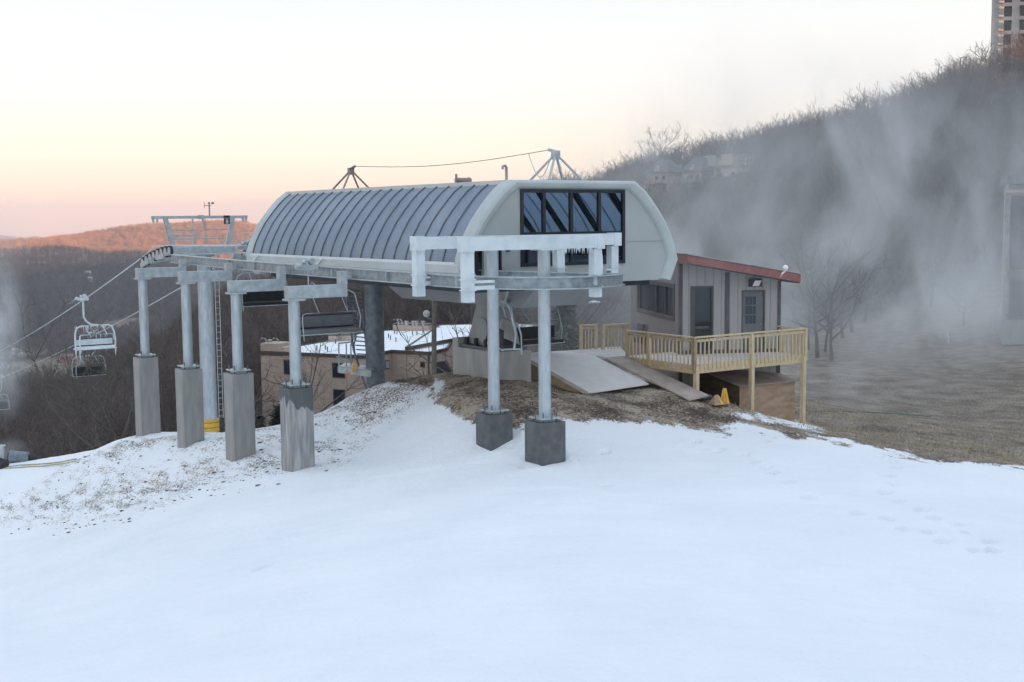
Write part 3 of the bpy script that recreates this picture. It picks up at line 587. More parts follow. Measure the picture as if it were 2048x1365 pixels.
# ---- camera
cd = bpy.data.cameras.new('camera'); cam = bpy.data.objects.new('camera', cd); COL.objects.link(cam); scene.camera = cam
cd.sensor_width = 36; cd.lens = F/2048*36; cd.clip_start = .1; cd.clip_end = 40000
mw = Matrix.Identity(4)
for i in range(3): mw[i][0], mw[i][1], mw[i][2] = rt[i], up[i], -fw[i]
cam.matrix_world = mw
scene.view_settings.view_transform = 'Standard'; scene.view_settings.look = 'None'; scene.view_settings.exposure = 0.62; scene.view_settings.gamma = 1
cy = scene.cycles; scene.render.engine = 'CYCLES'
cy.use_denoising = True; cy.max_bounces = 8; cy.diffuse_bounces = 3; cy.glossy_bounces = 3; cy.transmission_bounces = 4; cy.transparent_max_bounces = 12; cy.volume_bounces = 5
cy.volume_step_rate = .4; cy.volume_max_steps = 256; cy.use_adaptive_sampling = True; cy.adaptive_threshold = .02; cy.use_light_tree = True
# ================================================================ CHAIRLIFT
U0, U1 = 3.2, 18.3
HALF = [(2.24,1.05),(2.60,.80),(2.84,.57),(3.14,.23),(3.41,-.11),(3.63,-.48),(3.81,-.84),(3.90,-1.10),(3.95,-1.33)]   # from the flat top down to the eave
def prof(sgn, k): return VC + sgn*HALF[k][0], HALF[k][1]
T = thing('lift_terminal', 'long arched grey metal chairlift terminal raised on a concrete pedestal and column', 'lift terminal', W(10,VC,-5.4))
# ribbed panels both sides
mb = MB(); NS = 21
for sg in (-1, 1):
    mb = MB(); us = np.linspace(U0+.42, U1-.35, NS)
    for i in range(NS-1):
        for k in range(len(HALF)-1):
            (v0,z0), (v1,z1) = prof(sg,k), prof(sg,k+1)
            mb.add([W(us[i],v0,z0),W(us[i+1],v0,z0),W(us[i+1],v1,z1),W(us[i],v1,z1)], [(0,1,2,3)], 0)
    for i in range(NS):
        for k in range(len(HALF)-1):
            (v0,z0), (v1,z1) = prof(sg,k), prof(sg,k+1)
            d = np.array((z0-z1, (v1-v0))) ; d = d/np.linalg.norm(d); nv, nz_ = sg*abs(d[0]), abs(d[1])
            p = [(us[i]-.022,v0,z0),(us[i]+.022,v0,z0),(us[i]+.022,v1,z1),(us[i]-.022,v1,z1)]
            mb.hexa([W(*q) for q in p] + [W(q[0], q[1]+nv*.035, q[2]+nz_*.035) for q in p], 1)
    mb.build('roof_panels', [M['panel'], M['seam']], T, smooth=True)
mb = MB(); mb.ubox(U0+.30, U1+.0, VC-2.36, VC+2.36, .965, 1.09)
mb.build('roof_cap', M['shell'], T)
for (ua, ub, rad) in ((U0-.10, U0+.42, .30), (U1-.35, U1+.15, .26)):
    mb = MB(); outer = []; inner = []
    P = [prof(-1,k) for k in range(len(HALF)-1,-1,-1)] + [prof(1,k) for k in range(len(HALF))]
    P = [(P[0][0]+.30, -1.98)] + P + [(P[-1][0]-.30, -1.98)]
    for (v, z) in P:
        c = np.array((v-VC, z+.9)); L = np.linalg.norm(c); nrm = c/L
        outer.append((v+nrm[0]*.07, z+nrm[1]*.07)); inner.append((v-nrm[0]*rad, z-nrm[1]*rad))
    sec = [(0,0.0,ua+.16),(0,1.0,ua+.04),(1,.45,ua)]   # rounded nose
    rings = []
    for i in range(len(P)):
        o_, n_ = np.array(outer[i]), np.array(inner[i]); m_ = o_*.65+n_*.35
        rings.append([W(ub,*o_), W(ua+.16,*o_), W(ua+.04,*(o_*.88+n_*.12)), W(ua,*m_), W(ua+.05,*(o_*.25+n_*.75)), W(ua+.16,*n_), W(ub,*n_)])
    mb.add([p for r_ in rings for p in r_], [(i*7+j, i*7+(j+1)%7, (i+1)*7+(j+1)%7, (i+1)*7+j) for i in range(len(P)-1) for j in range(7)] + [tuple(range(7)), tuple((len(P)-1)*7+j for j in range(7))][::-1])
    mb.build('end_rim', M['rim'], T, smooth=True)
# gable wall near, with window and doorway
gw = MB(); ug = U0+.10
P = [prof(-1,k) for k in range(len(HALF)-1,-1,-1)] + [prof(1,k) for k in range(len(HALF))]
right_poly = [(5.40,.83)] + [(VC+2.24,.95)] + [(v, z) for v, z in [prof(1,k) for k in range(1,len(HALF))]] + [(7.13,-1.95),(5.40,-1.95)]
left_poly = [(1.62,.83),(1.62,-1.95),(.86,-1.95),(.86,-.62),(-.02,-.62)] + [prof(-1,k) for k in (5,4,3,2,1)] + [(VC-2.24,.95)]
top_poly = [(1.62,.83),(VC-2.24,.95),(VC+2.24,.95),(5.40,.83)]
bot_poly = [(1.62,-1.40),(5.40,-1.40),(5.40,-1.95),(1.62,-1.95)]
for pl in (right_poly, left_poly, top_poly, bot_poly): gw.prism([W(ug,v,z) for v, z in pl], A*.06)
gw.build('gable_wall', M['gable'], T)
gm = MB(); gm.ubox(ug-.014, ug-.002, 5.44, 7.40, -.748, -.74); split_build(gm,'panel_joint', M['joint'], T)
fr = MB()
for v in (1.62, 2.40, 3.40, 4.46, 5.40): fr.ubox(ug-.05, ug+.05, v-.05, v+.05, -1.40, .83)
for z, t in ((.83-.05,.05),(-1.40+.05,.05),(-.45,.04)):
    for v0, v1 in ((1.67,2.35),(2.45,3.35),(3.45,4.41),(4.51,5.35)): fr.ubox(ug-.045, ug+.045, v0, v1, z-t, z+t)
wn = fr.build('window', M['frame_dark'], T)
MB().ubox(ug-.005, ug+.005, 1.67, 5.35, -1.35, .78).build('pane', M['tint'], wn)
# far gable and interior
fg = MB(); fg.prism([W(U1-.1,v,z) for v, z in P + [(7.13,-1.95),(VC-3.6,-1.95)]], A*.05); fg.build('far_gable', M['gable'], T)
it = MB(); it.ubox(U0+.5, U1-.5, VC-3.3, VC+3.3, -2.12, -1.98); it.ubox(U0+2.6,U0+3.3,2.2,4.6,-1.98,-.5); it.tube([W(6.6,VC,-1.9),W(6.6,VC,-.2)], .35, 12); it.tube([W(6.6,VC,-1.75),W(6.6,VC,-1.6)], 2.35, 32)
for v in (VC-2.4, VC+2.4): it.ubox(U0+.6, U1-.6, v-.15, v+.15, -1.2, -.85)
for u in np.linspace(U0+1, U1-1, 8): it.beam(W(u,VC-3.5,-.9), W(u,VC-2.0,.95), .12, .16); it.beam(W(u,VC+3.5,-.9), W(u,VC+2.0,.95), .12, .16); it.beam(W(u,VC-2,.92), W(u,VC+2,.92), .12, .14)
it.build('machinery', M['interior'], T)
# doorway at the left of the gable
dw = MB(); dw.ubox(ug+.55, ug+.60, -.30, .95, -1.9, -.55, 0); dw.ubox(ug-.03, ug+.5, .84, .90, -1.92, -.6, 1); dw.ubox(ug-.02, ug+.08, .30, .46, -1.78, -.62, 2); dw.ubox(ug+.02, ug+.1, -.05, .02, -1.92, -.62, 1)
dw.ubox(ug+.42, ug+.54, .5, .8, -1.25, -.85, 1)
dw.build('doorway', [M['interior'], M['frame_dark'], M['gable']], T)
MB().ubox(ug-.07, ug-.01, 1.05, 1.17, -.95, -.80).build('call_box', M['black'], T)
# fascia skirts
for sg in (-1, 1):
    mb = MB(); v = VC + sg*3.97
    pl = [(v,-1.22),(v+sg*.05,-1.30),(v+sg*.03,-1.52),(v-sg*.26,-1.70),(v-sg*.30,-1.60),(v-sg*.05,-1.42)]
    mb.prism([W(U0+.18,a,z) for a, z in pl], A*(U1-U0-.1)); f_ = mb.build('fascia', M['shell'], T)
    if sg < 0:
        h = MB()
        for u in (17.75, 12.35): h.tube([W(u,v-.06,-1.50), W(u-.55,v-.12,-1.27)], .035, 6)
        split_build(h,'stay_rod', M['white_paint'], f_)
# hull under the machinery
mb = MB(); a, b_ = 2.0, 5.05
mb.hexa([W(3.9,a,-2.64),W(3.9,b_,-2.64),W(11.0,b_,-2.68),W(11.0,a,-2.68),W(3.15,a,-2.0),W(3.15,b_,-2.0),W(12.7,b_,-2.0),W(12.7,a,-2.0)])
mb.build('hull', M['belly'], T)
MB().obox(W(4.6,1.985,-2.14), A*.055, B*.012, Z*.11).build('vent_plate', M['black'], T)
MB().obox(W(6.6,1.985,-2.42), A*.18, B*.012, Z*.05).build('notice_plate', M['white_paint'], T)
# pedestal
mb = MB(); u = 7.65
c = W(u,VC,0)
mb.prism([W(u-1.0,VC-.38,-4.12),W(u+1.0,VC-.38,-4.12),W(u+.42,VC-.34,-2.66),W(u-.42,VC-.34,-2.66)], B*.74)
pd = mb.build('plinth', M['pale_concrete'], T)
hh = MB(); hh.prism([W(u+.05+.30*math.cos(t), VC-.42+.06*(math.sin(t)*.42+.0), -3.62+.40*math.sin(t)) for t in np.linspace(0,2*math.pi,20)[:-1]], B*.02); hh.build('hatch', M['belly'], pd)
bb = MB()
for k, du in enumerate((-.85,-.3,.3,.85)):
    for dv in (-.50,.50): bb.tube([W(u+du,VC+dv,-4.14),W(u+du,VC+dv,-3.9)], .075, 8)
split_build(bb,'anchor_bolt', M['black'], pd)
MB().ubox(u-1.06, u+1.08, VC-.60, VC+.60, -4.24, -4.14).build('base_plate', M['bolt'], T)
mb = MB(); mb.ubox(u-1.15, u+1.45, VC-.68, VC+.68, -6.4, -4.24); mb.ubox(u+1.10, u+1.45, VC-.68, VC+.68, -4.24, -3.95); mb.build('concrete_block', M['pale_concrete'], T)
MB().tube([W(15.8,VC,-8.6),W(15.8,VC,-2.1)], .36, 24).build('rear_column', M['dark_steel'], T, smooth=True)
MB().tube([W(7.65,VC+.3,-2.66),W(7.65,VC+.3,-3.4)], .34, 16).build('collar', M['belly'], T, smooth=True)
# roof gear
for (u, zt, mt) in ((4.19,2.03,M['galv']),(17.48,2.02,M['warm_metal'])):
    q = MB(); q.ubox(u-.1,u+.1,VC-.1,VC+.1,zt-.28,zt-.02); q.tube([W(u,VC,zt-.05),W(u+(.35 if u<10 else -.35),VC,zt+.03)], .05, 6)
    q.ubox(u-.55,u+.55,VC-.75,VC+.75,1.09,1.13)
    mast = q.build('cable_mast', mt, T)
    for du, dv in ((-.48,-.62),(-.48,.62),(.48,-.62),(.48,.62)):
        MB().tube([W(u,VC,zt-.1),W(u+du,VC+dv,1.12)], .04, 6).build('strut', mt, mast)
pts = [W(4.5+(12.65)*t, VC, 2.05-.35*math.sin(math.pi*t)*.6) for t in np.linspace(0,1,14)]
MB().tube(pts, .012, 5).build('stay_cable', M['bolt'], T)
pts = [W(5.6,VC,1.99)+np.array((0,0,-.75*math.sin(math.pi*t)))-A*1.25*t for t in np.linspace(0,1,10)]
MB().tube(pts, .012, 5).build('loose_wire', M['galv_light'], T)
q = MB(); c = at(925,361,41.2); q.tube([c-B*.26,c+B*.24],.085,12); q.sphere(c+B*.25,.1,10,7); q.tube([c-B*.24-Z*.05,c-B*.24-Z*.22],.05,8); q.tube([c+B*.18,c+B*.18-Z*.22],.035,8); q.tube([c-B*.24,c-B*.24+Z*.2],.04,8); q.build('roof_floodlight', M['warm_metal'], T, smooth=True)
c = at(1013,362,39.6); q = MB(); q.tube([c,c+Z*.42,c+Z*.47-B*.05,c+Z*.45-B*.13,c+Z*.36-B*.15],.045,8); q.build('vent_pipe', M['galv_light'], T, smooth=True)

# ---- parking rail and its supports
VR = -2.05
def zrail(u): return np.interp(u, [-1,2,20], [-1.50,-1.42,-1.36])
path = [(22.2,VR,-1.30),(17,VR,-1.36),(12,VR,-1.40),(8,VR,-1.42),(4,VR,-1.43),(2.0,VR+.02,-1.44),(1.1,VR+.12,-1.45),(.35,VR+.45,-1.46),(-.25,-1.05,-1.48),(-.62,-.3,-1.49),(-.72,.35,-1.50),(-.52,1.1,-1.52),(-.05,1.95,-1.54),(.55,2.75,-1.57),(1.15,3.45,-1.60),(1.62,3.98,-1.62)]
def ibeam(mb, pts, h=.33, fwid=.17, t=.03):
    P = [W(*p) for p in pts]; sec = []
    for i, p in enumerate(P):
        d = P[min(i+1,len(P)-1)]-P[max(i-1,0)]; d[2] = 0; d /= np.linalg.norm(d); x = np.array((d[1],-d[0],0))
        sec.append((p, x))
    def strip(dx0, dx1, z0, z1, mi):
        k = len(mb.v)
        for p, x in sec:
            for a_, c_ in ((dx0,z0),(dx1,z0),(dx1,z1),(dx0,z1)): mb.v.append(tuple(p + x*a_ + Z*c_))
        for i in range(len(sec)-1):
            for j in range(4):
                a0 = k+i*4+j; b0 = k+i*4+(j+1)%4; mb.f.append((a0,b0,b0+4,a0+4)); mb.mi.append(mi)
        mb.f.append((k,k+1,k+2,k+3)); mb.mi.append(mi); e_ = k+(len(sec)-1)*4; mb.f.append((e_,e_+1,e_+2,e_+3)); mb.mi.append(mi)
    strip(-fwid/2, fwid/2, -t, 0, 0); strip(-fwid/2, fwid/2, -h, -h+t, 0); strip(-.012, .012, -h+t, -t, 1)
RL = thing('parking_rail', 'steel I-beam chair parking rail curving round in front of the terminal', 'rail', W(0,0,-5.5))
mb = MB(); ibeam(mb, path); mb.build('outer_rail', [M['galv'], M['beam_web']], RL)
mb = MB(); ibeam(mb, [(1.62,3.98,-1.62+.02),(1.9,3.2,-1.58),(2.3,2.1,-1.53),(2.9,1.0,-1.48),(4.4,.35,-1.45)]); mb.build('inner_rail', [M['galv'], M['beam_web']], RL)
mb = MB()
for p in ((16.2,VR),(13.9,VR),(10.8,VR),(8.0,VR),(4.6,VR),(1.1,VR+.12),(-.40,1.35)):
    z = zrail(p[0]); mb.obox(W(p[0],p[1],z-.165), A*.02, B*.085, Z*.135)
split_build(mb,'stiffener', M['galv'], RL)
def bolts(mb, c, r, n=4, h=.16, rad=.03):
    for k in range(n):
        a = math.pi/4 + 2*math.pi*k/n; p = c + r*(A*math.cos(a)+B*math.sin(a)); mb.tube([p, p+Z*h], rad, 6)
def pier(T_, u, v, top, bot, sx, sy, m, cap=None):
    c = W(u, v, 0); q = MB()
    q.obox(c+Z*(top+bot)/2, A*sy/2, B*sx/2, Z*(top-bot)/2); return q.build('pier', m, T_)
# four outrigger supports along the rail
TOPS = [(6.75,-4.80,-7.9,-2.24,.74),(11.04,-4.80,-8.3,-2.24,.74),(15.49,-5.08,-8.5,-2.09,.74),(20.03,-5.08,-8.7,-2.09,.74)]
LB = ['galvanised post on a concrete pier with a dark wet patch on its top','galvanised post on a plain concrete pier, next to the wet-topped pier','galvanised post on a concrete pier standing beside the tall ladder mast with yellow base','galvanised post on a concrete pier at the far left end of the row']
for i, (u, pt, pb, ab, w_) in enumerate(TOPS):
    S = thing('rail_support', LB[i], 'post', W(u,-3.96,pb), group='outrigger posts along the parking rail')
    if i == 0:
        m, n, b = nt('pier_with_damp_top'); tc = n.nodes.new('ShaderNodeTexCoord'); sp_ = n.nodes.new('ShaderNodeSeparateXYZ'); link(n, tc.outputs['Object'], sp_.inputs[0])
        no = n.nodes.new('ShaderNodeTexNoise'); no.inputs['Scale'].default_value = 3.2; no.inputs['Detail'].default_value = 6; mp = n.nodes.new('ShaderNodeMapping'); mp.inputs['Scale'].default_value = (1,1,.05); link(n, tc.outputs['Object'], mp.inputs[0]); link(n, mp.outputs[0], no.inputs[0])
        ma = n.nodes.new('ShaderNodeMath'); ma.operation = 'MULTIPLY_ADD'; ma.inputs[1].default_value = 1.5; link(n, no.outputs['Fac'], ma.inputs[0]); link(n, sp_.outputs[2], ma.inputs[2])
        gt = n.nodes.new('ShaderNodeMapRange'); zt = pt-pb; gt.inputs[1].default_value = zt+.30; gt.inputs[2].default_value = zt+.34; link(n, ma.outputs[0], gt.inputs[0])
        n3 = n.nodes.new('ShaderNodeTexNoise'); n3.inputs['Scale'].default_value = 7; n3.inputs['Detail'].default_value = 7; mp2 = n.nodes.new('ShaderNodeMapping'); mp2.inputs['Scale'].default_value = (1,1,.12); link(n, tc.outputs['Object'], mp2.inputs[0]); link(n, mp2.outputs[0], n3.inputs[0])
        c3 = ramp(n3.outputs['Fac'], [(.32,(.20,.20,.20)),(.5,(.29,.29,.285)),(.66,(.43,.43,.43))])
        c4 = ramp(n3.outputs['Fac'], [(.3,(.085,.09,.095)),(.7,(.13,.135,.14))])
        link(n, mixc(gt.outputs[0], c3, c4), b.inputs['Base Color']); b.inputs['Roughness'].default_value = .85
        pm = m
    else: pm = M['concrete']
    pier(S, u, -3.96, pt, pb-.6, .71, .74, pm)
    q = MB(); c = W(u,-3.96,pt+.10); q.obox(c, A*.30, B*.30, Z*.02); q.obox(W(u,-3.96,pt+.03), A*.2,B*.2,Z*.03); q.build('base_plate', M['galv'], S)
    q = MB(); bolts(q, W(u,-3.96,pt), .31, 8 if i == 0 else 4, .26, .022); split_build(q,'anchor_bolt', M['bolt'], S)
    q = MB(); q.tube([W(u,-3.96,pt+.12),W(u,-3.96,ab)], .168, 22); q.build('column', M['galv_pipe'], S, smooth=True)
    q = MB(); q.obox(W(u,-3.96,ab-.03), A*.24,B*.26,Z*.025); q.ubox(u-.15,u+.15,-4.18,-2.32,ab,ab+.36)
    q.build('arm', M['galv'], S)
    q = MB(); q.ubox(u-.13,u+.13,-2.52,-2.30,ab+.36,zrail(u)-.10); q.ubox(u-.09,u+.09,-2.30,VR-.085,zrail(u)-.33,zrail(u)-.2); q.build('hanger', M['galv'], S)
# two T-frames in front of the terminal
def tframe(u, pt, pb, v0, v1, hangers, label, ice=False, swp=.88):
    S = thing('portal_support', label, 'post', W(u,0,pb), group='T-shaped posts in front of the terminal')
    pier(S, u, 0, pt, pb-.6, swp, swp, M['wet_concrete'])
    q = MB(); q.obox(W(u,0,pt+.10), A*.30,B*.30,Z*.02); q.obox(W(u,0,pt+.04), A*.2,B*.2,Z*.04); q.build('base_plate', M['galv'], S)
    q = MB(); bolts(q, W(u,0,pt), .31, 8, .26, .02); split_build(q,'anchor_bolt', M['bolt'], S)
    MB().tube([W(u,0,pt+.12),W(u,0,-.82)], .165, 22).build('column', M['galv_pipe'], S, smooth=True)
    q = MB(); q.obox(W(u,0,-.815), A*.24,B*.26,Z*.015); q.ubox(u-.17,u+.17,v0,v1,-.80,-.47); q.ubox(u-.185,u+.185,v0-.03,v0+.23,-.83,-.45); q.ubox(u-.185,u+.185,v1-.23,v1+.03,-.83,-.45); q.build('crossbeam', M['frosted_steel'], S)
    for (v, zb, br) in hangers:
        q = MB(); q.ubox(u-.12,u+.12,v-.13,v+.13,zb,-.83); q.ubox(u-.15,u+.15,v-.16,v+.16,zb+.28,zb+.31); q.ubox(u-.15,u+.15,v-.16,v+.16,zb+.55,zb+.58)
        if br: q.ubox(u-.10,u+.10,min(v,v+br),max(v,v+br),zb+.30,zb+.40); q.ubox(u-.10,u+.10,min(v,v+br),max(v,v+br),zb+.47,zb+.53)
        q.build('hanger', M['frosted_steel'], S)
    if ice:
        q = MB(); rr = random.Random(3)
        for k in range(60):
            v = .15+1.5*rr.random(); uu = u-.15+.1*rr.random(); L = .05+.11*rr.random(); q.tube([W(uu,v,-.80),W(uu,v,-.80-L)],[.012,.002],5)
        for k in range(14):
            v = 1.55+.25*rr.random(); q.tube([W(u-.1+.2*rr.random(),v,-2.24),W(u-.1+.2*rr.random(),v,-2.2-.1*rr.random())],[.014,.003],5)
        q.sphere(W(u-.05,1.84,-1.25),.5,8,10,sc=(.12,.12,.85)); split_build(q,'icicle', M['ice'], S)
    return S
tframe(0.0, -5.31, -6.35, -2.5, 1.86, [(-2.36,-2.08,.75),(1.70,-2.12,-.25)], 'frosted T-shaped steel post on the nearer dark concrete block, icicles under its beam', True, .77)
tframe(2.40, -5.40, -6.36, -2.48, 4.42, [(-2.36,-2.04,.35),(2.27,-1.98,0),(4.25,-2.02,-.3)], 'frosted steel post with the longer beam, on the dark block behind the icicled one', False, .74)

# ---- lift tower
LT = thing('lift_tower', 'tall galvanised chairlift mast with ladder, crossarm and yellow padded base', 'lift tower', W(33.3,VC,-10.8))
ut = 33.3
MB().tube([W(ut,VC,-10.9),W(ut,VC,-1.6)], [.40,.36], 24).build('pole', M['galv_pipe'], LT, smooth=True)
q = MB(); q.tube([W(ut,VC,-10.9),W(ut,VC,-9.86)], .47, 24, 0)
for z in (-10.0,-10.25,-10.5): q.tube([W(ut,VC,z-.012),W(ut,VC,z+.012)], .478, 24, 1)
q.build('yellow_pad', [M['yellow'], M['black']], LT, smooth=True)
q = MB()
for dv in (.0,.36): q.tube([W(ut-.42,VC+.34+dv*.6,-9.8),W(ut-.42,VC+.34+dv*.6,-1.6)], .02, 5)
for z in np.arange(-9.7,-1.7,.3): q.tube([W(ut-.42,VC+.34,z),W(ut-.42,VC+.56,z)], .014, 4)
q.tube([W(ut-.3,VC-.5,-9.6),W(ut-.3,VC-.5,-7.7)],.03,6)
q.build('ladder', M['galv'], LT)
ca = MB(); ca.ubox(ut-.2,ut+.2,1.9,5.15,-1.58,-1.22); ca.ubox(ut-.28,ut+.28,VC-.45,VC+.45,-1.72,-1.58); ca.ubox(ut-1.3,ut-.3,1.1,5.9,-1.62,-1.58); ca.build('crossarm', M['galv'], LT)
q = MB(); q.ubox(ut-.09,ut+.09,.95,5.82,.12,.26)
for v in (1.02,1.22,5.6,5.76): q.ubox(ut-.05,ut+.05,v-.04,v+.04,-.05,.12)
q.beam(W(ut,1.62,.14),W(ut,1.98,-1.25),.16,.2); q.beam(W(ut,5.05,.14),W(ut,4.72,-1.25),.16,.2)
for z, v0, v1 in ((-.42,1.75,4.95),(-.85,1.85,4.4)): q.tube([W(ut,v0,z),W(ut,v1,z)],.03,5)
for v, z0 in ((3.05,-.42),(3.62,.12),(4.35,-.42)): q.tube([W(ut,v,z0),W(ut,v+.04,-1.25)],.025,5)
for v in (2.98,3.5): q.tube([W(ut,v,.12),W(ut,v+.03,-.1),W(ut,v-.06 if v<3.2 else v+.12,-.4)],.04,6)
q.ubox(ut-.12,ut+.12,3.3,3.52,.1,.3)
q.build('lifting_frame', M['galv'], LT)
q = MB(); 
for (a0,a1) in ((1.2,2.5),(4.7,5.7)):
    for z in (-.62,-.95): q.tube([W(ut-1.25,a0,z),W(ut-1.25,a1,z),W(ut-.2,a1,z)],.022,5)
    for v in (a0,(a0+a1)/2,a1): q.tube([W(ut-1.25,v,-1.6),W(ut-1.25,v,-.62)],.022,5)
q.tube([W(ut-1.25,1.1,-1.25),W(ut-1.25,5.9,-1.25)],.022,5)
q.build('walkway_rail', M['galv'], LT)
sg = MB().ubox(ut-.13,ut-.10,4.55,4.86,-.16,.27).build('number_board', M['frame_dark'], LT)
fc = bpy.data.curves.new('numeral', 'FONT'); fc.body = '8'; fc.size = .30; fc.align_x = 'CENTER'; fc.align_y = 'CENTER'; fc.extrude = .003
fo = bpy.data.objects.new('numeral', fc); COL.objects.link(fo); bpy.context.view_layer.update()
dg = bpy.context.evaluated_depsgraph_get(); me = bpy.data.meshes.new_from_object(fo.evaluated_get(dg)); bpy.data.objects.remove(fo)
me.materials.clear(); me.materials.append(M['white_paint'])
fo = bpy.data.objects.new('numeral', me); COL.objects.link(fo); fo.parent = sg
rotm = Matrix((( B[0],0,-A[0]),(B[1],0,-A[1]),(0,1,0))).to_4x4(); me.transform(Matrix.Translation(Vector(tuple(W(ut-.136,4.705,-.04) - W(ut,VC,-10.8)))) @ rotm)
q = MB(); q.ubox(ut-.125,ut-.131,4.57,4.84,.12,.135); q.build('board_line', M['white_paint'], sg)
q = MB(); c = W(ut,3.86,.26); q.tube([c,c+Z*.55],.035,6); q.tube([c+Z*.5-B*.25,c+Z*.5+B*.1],.018,5); q.tube([c+Z*.38-B*.25,c+Z*.66-B*.25],.015,5)
for d in (B*.16,-B*.02+A*.1,B*.05-A*.13): q.sphere(c+Z*.62+d+B*.05,.055,6,5)
q.tube([c+Z*.55,c+Z*.62+B*.05],.015,5); q.build('anemometer', M['warm_metal'], LT)
def sheaves(v, u_in, z_in, u_out, z_out, n):
    s = MB(); us = np.linspace(u_in,u_out,n); t = np.linspace(0,1,n); zs = z_in+(z_out-z_in)*(t**1.6)
    for i in range(0, n-1, 2): s.beam(W(us[i],v-.12,zs[i]-.12),W(us[i+1],v-.12,zs[i+1]-.12),.10,.16)
    for i in range(0, n-3, 4): s.beam(W((us[i]+us[i+1])/2,v-.2,(zs[i]+zs[i+1])/2-.2),W((us[i+2]+us[i+3])/2,v-.2,(zs[i+2]+zs[i+3])/2-.2),.10,.22)
    s.beam(W(us[n//2],v-.2,zs[n//2]-.25),W(us[n//2],v+.9 if v<VC else v-.9,zs[n//2]-.1),.2,.24)
    tr = s.build('sheave_train', M['galv'], LT)
    for i in range(n):
        w_ = MB(); c = W(us[i],v,zs[i]); w_.tube([c-B*.06,c+B*.06],.27,16,0); w_.tube([c-B*.07,c+B*.07],.10,10,1); w_.tube([c-B*.065,c+B*.065],.2,14,1)
        w_.build('wheel', [M['black'],M['galv']], tr)
VL, VRR = VC-2.45, VC+2.45
sheaves(VL, 31.2, -1.40, 35.1, -2.02, 8); sheaves(VRR, 31.2, -1.40, 35.1, -2.0, 8)
# ---- haul ropes
def rope(v, pts, label):
    P = [W(a,v,z) for a, z in pts]; q = MB(); q.tube(P, .028, 6)
    o = q.build('haul_rope', M['frosted_steel'], None, smooth=True); tag(o, label, 'cable', 'haul ropes of the chairlift'); return o
def sag(knots, n=60):
    us = np.linspace(knots[0][0], knots[-1][0], n); c = np.polyfit([k[0] for k in knots], [k[1] for k in knots], 2); return c, us
def pz_on(px, py, v): p = onv(px,py,v); return uv(p)[0], p[2]
k1 = [(35.2,-1.75), pz_on(164,602,VL), pz_on(15,695,VL)]; c1, _ = sag(k1)
rope(VL, [(5,-.95),(18,-.95),(31,-1.12),(33.2,-1.2)]+[(u, np.polyval(c1,u)) for u in np.linspace(35.2,110,50)], 'icicle-hung haul rope carrying the white frosted chair')
k2 = [(35.2,-1.75), pz_on(192,669,VRR), pz_on(2,756,VRR)]; c2_, _ = sag(k2)
rope(VRR, [(5,-.95),(18,-.95),(31,-1.12),(33.2,-1.2)]+[(u, np.polyval(c2_,u)) for u in np.linspace(35.2,150,50)], 'thin lower haul rope carrying the black-seated chair')

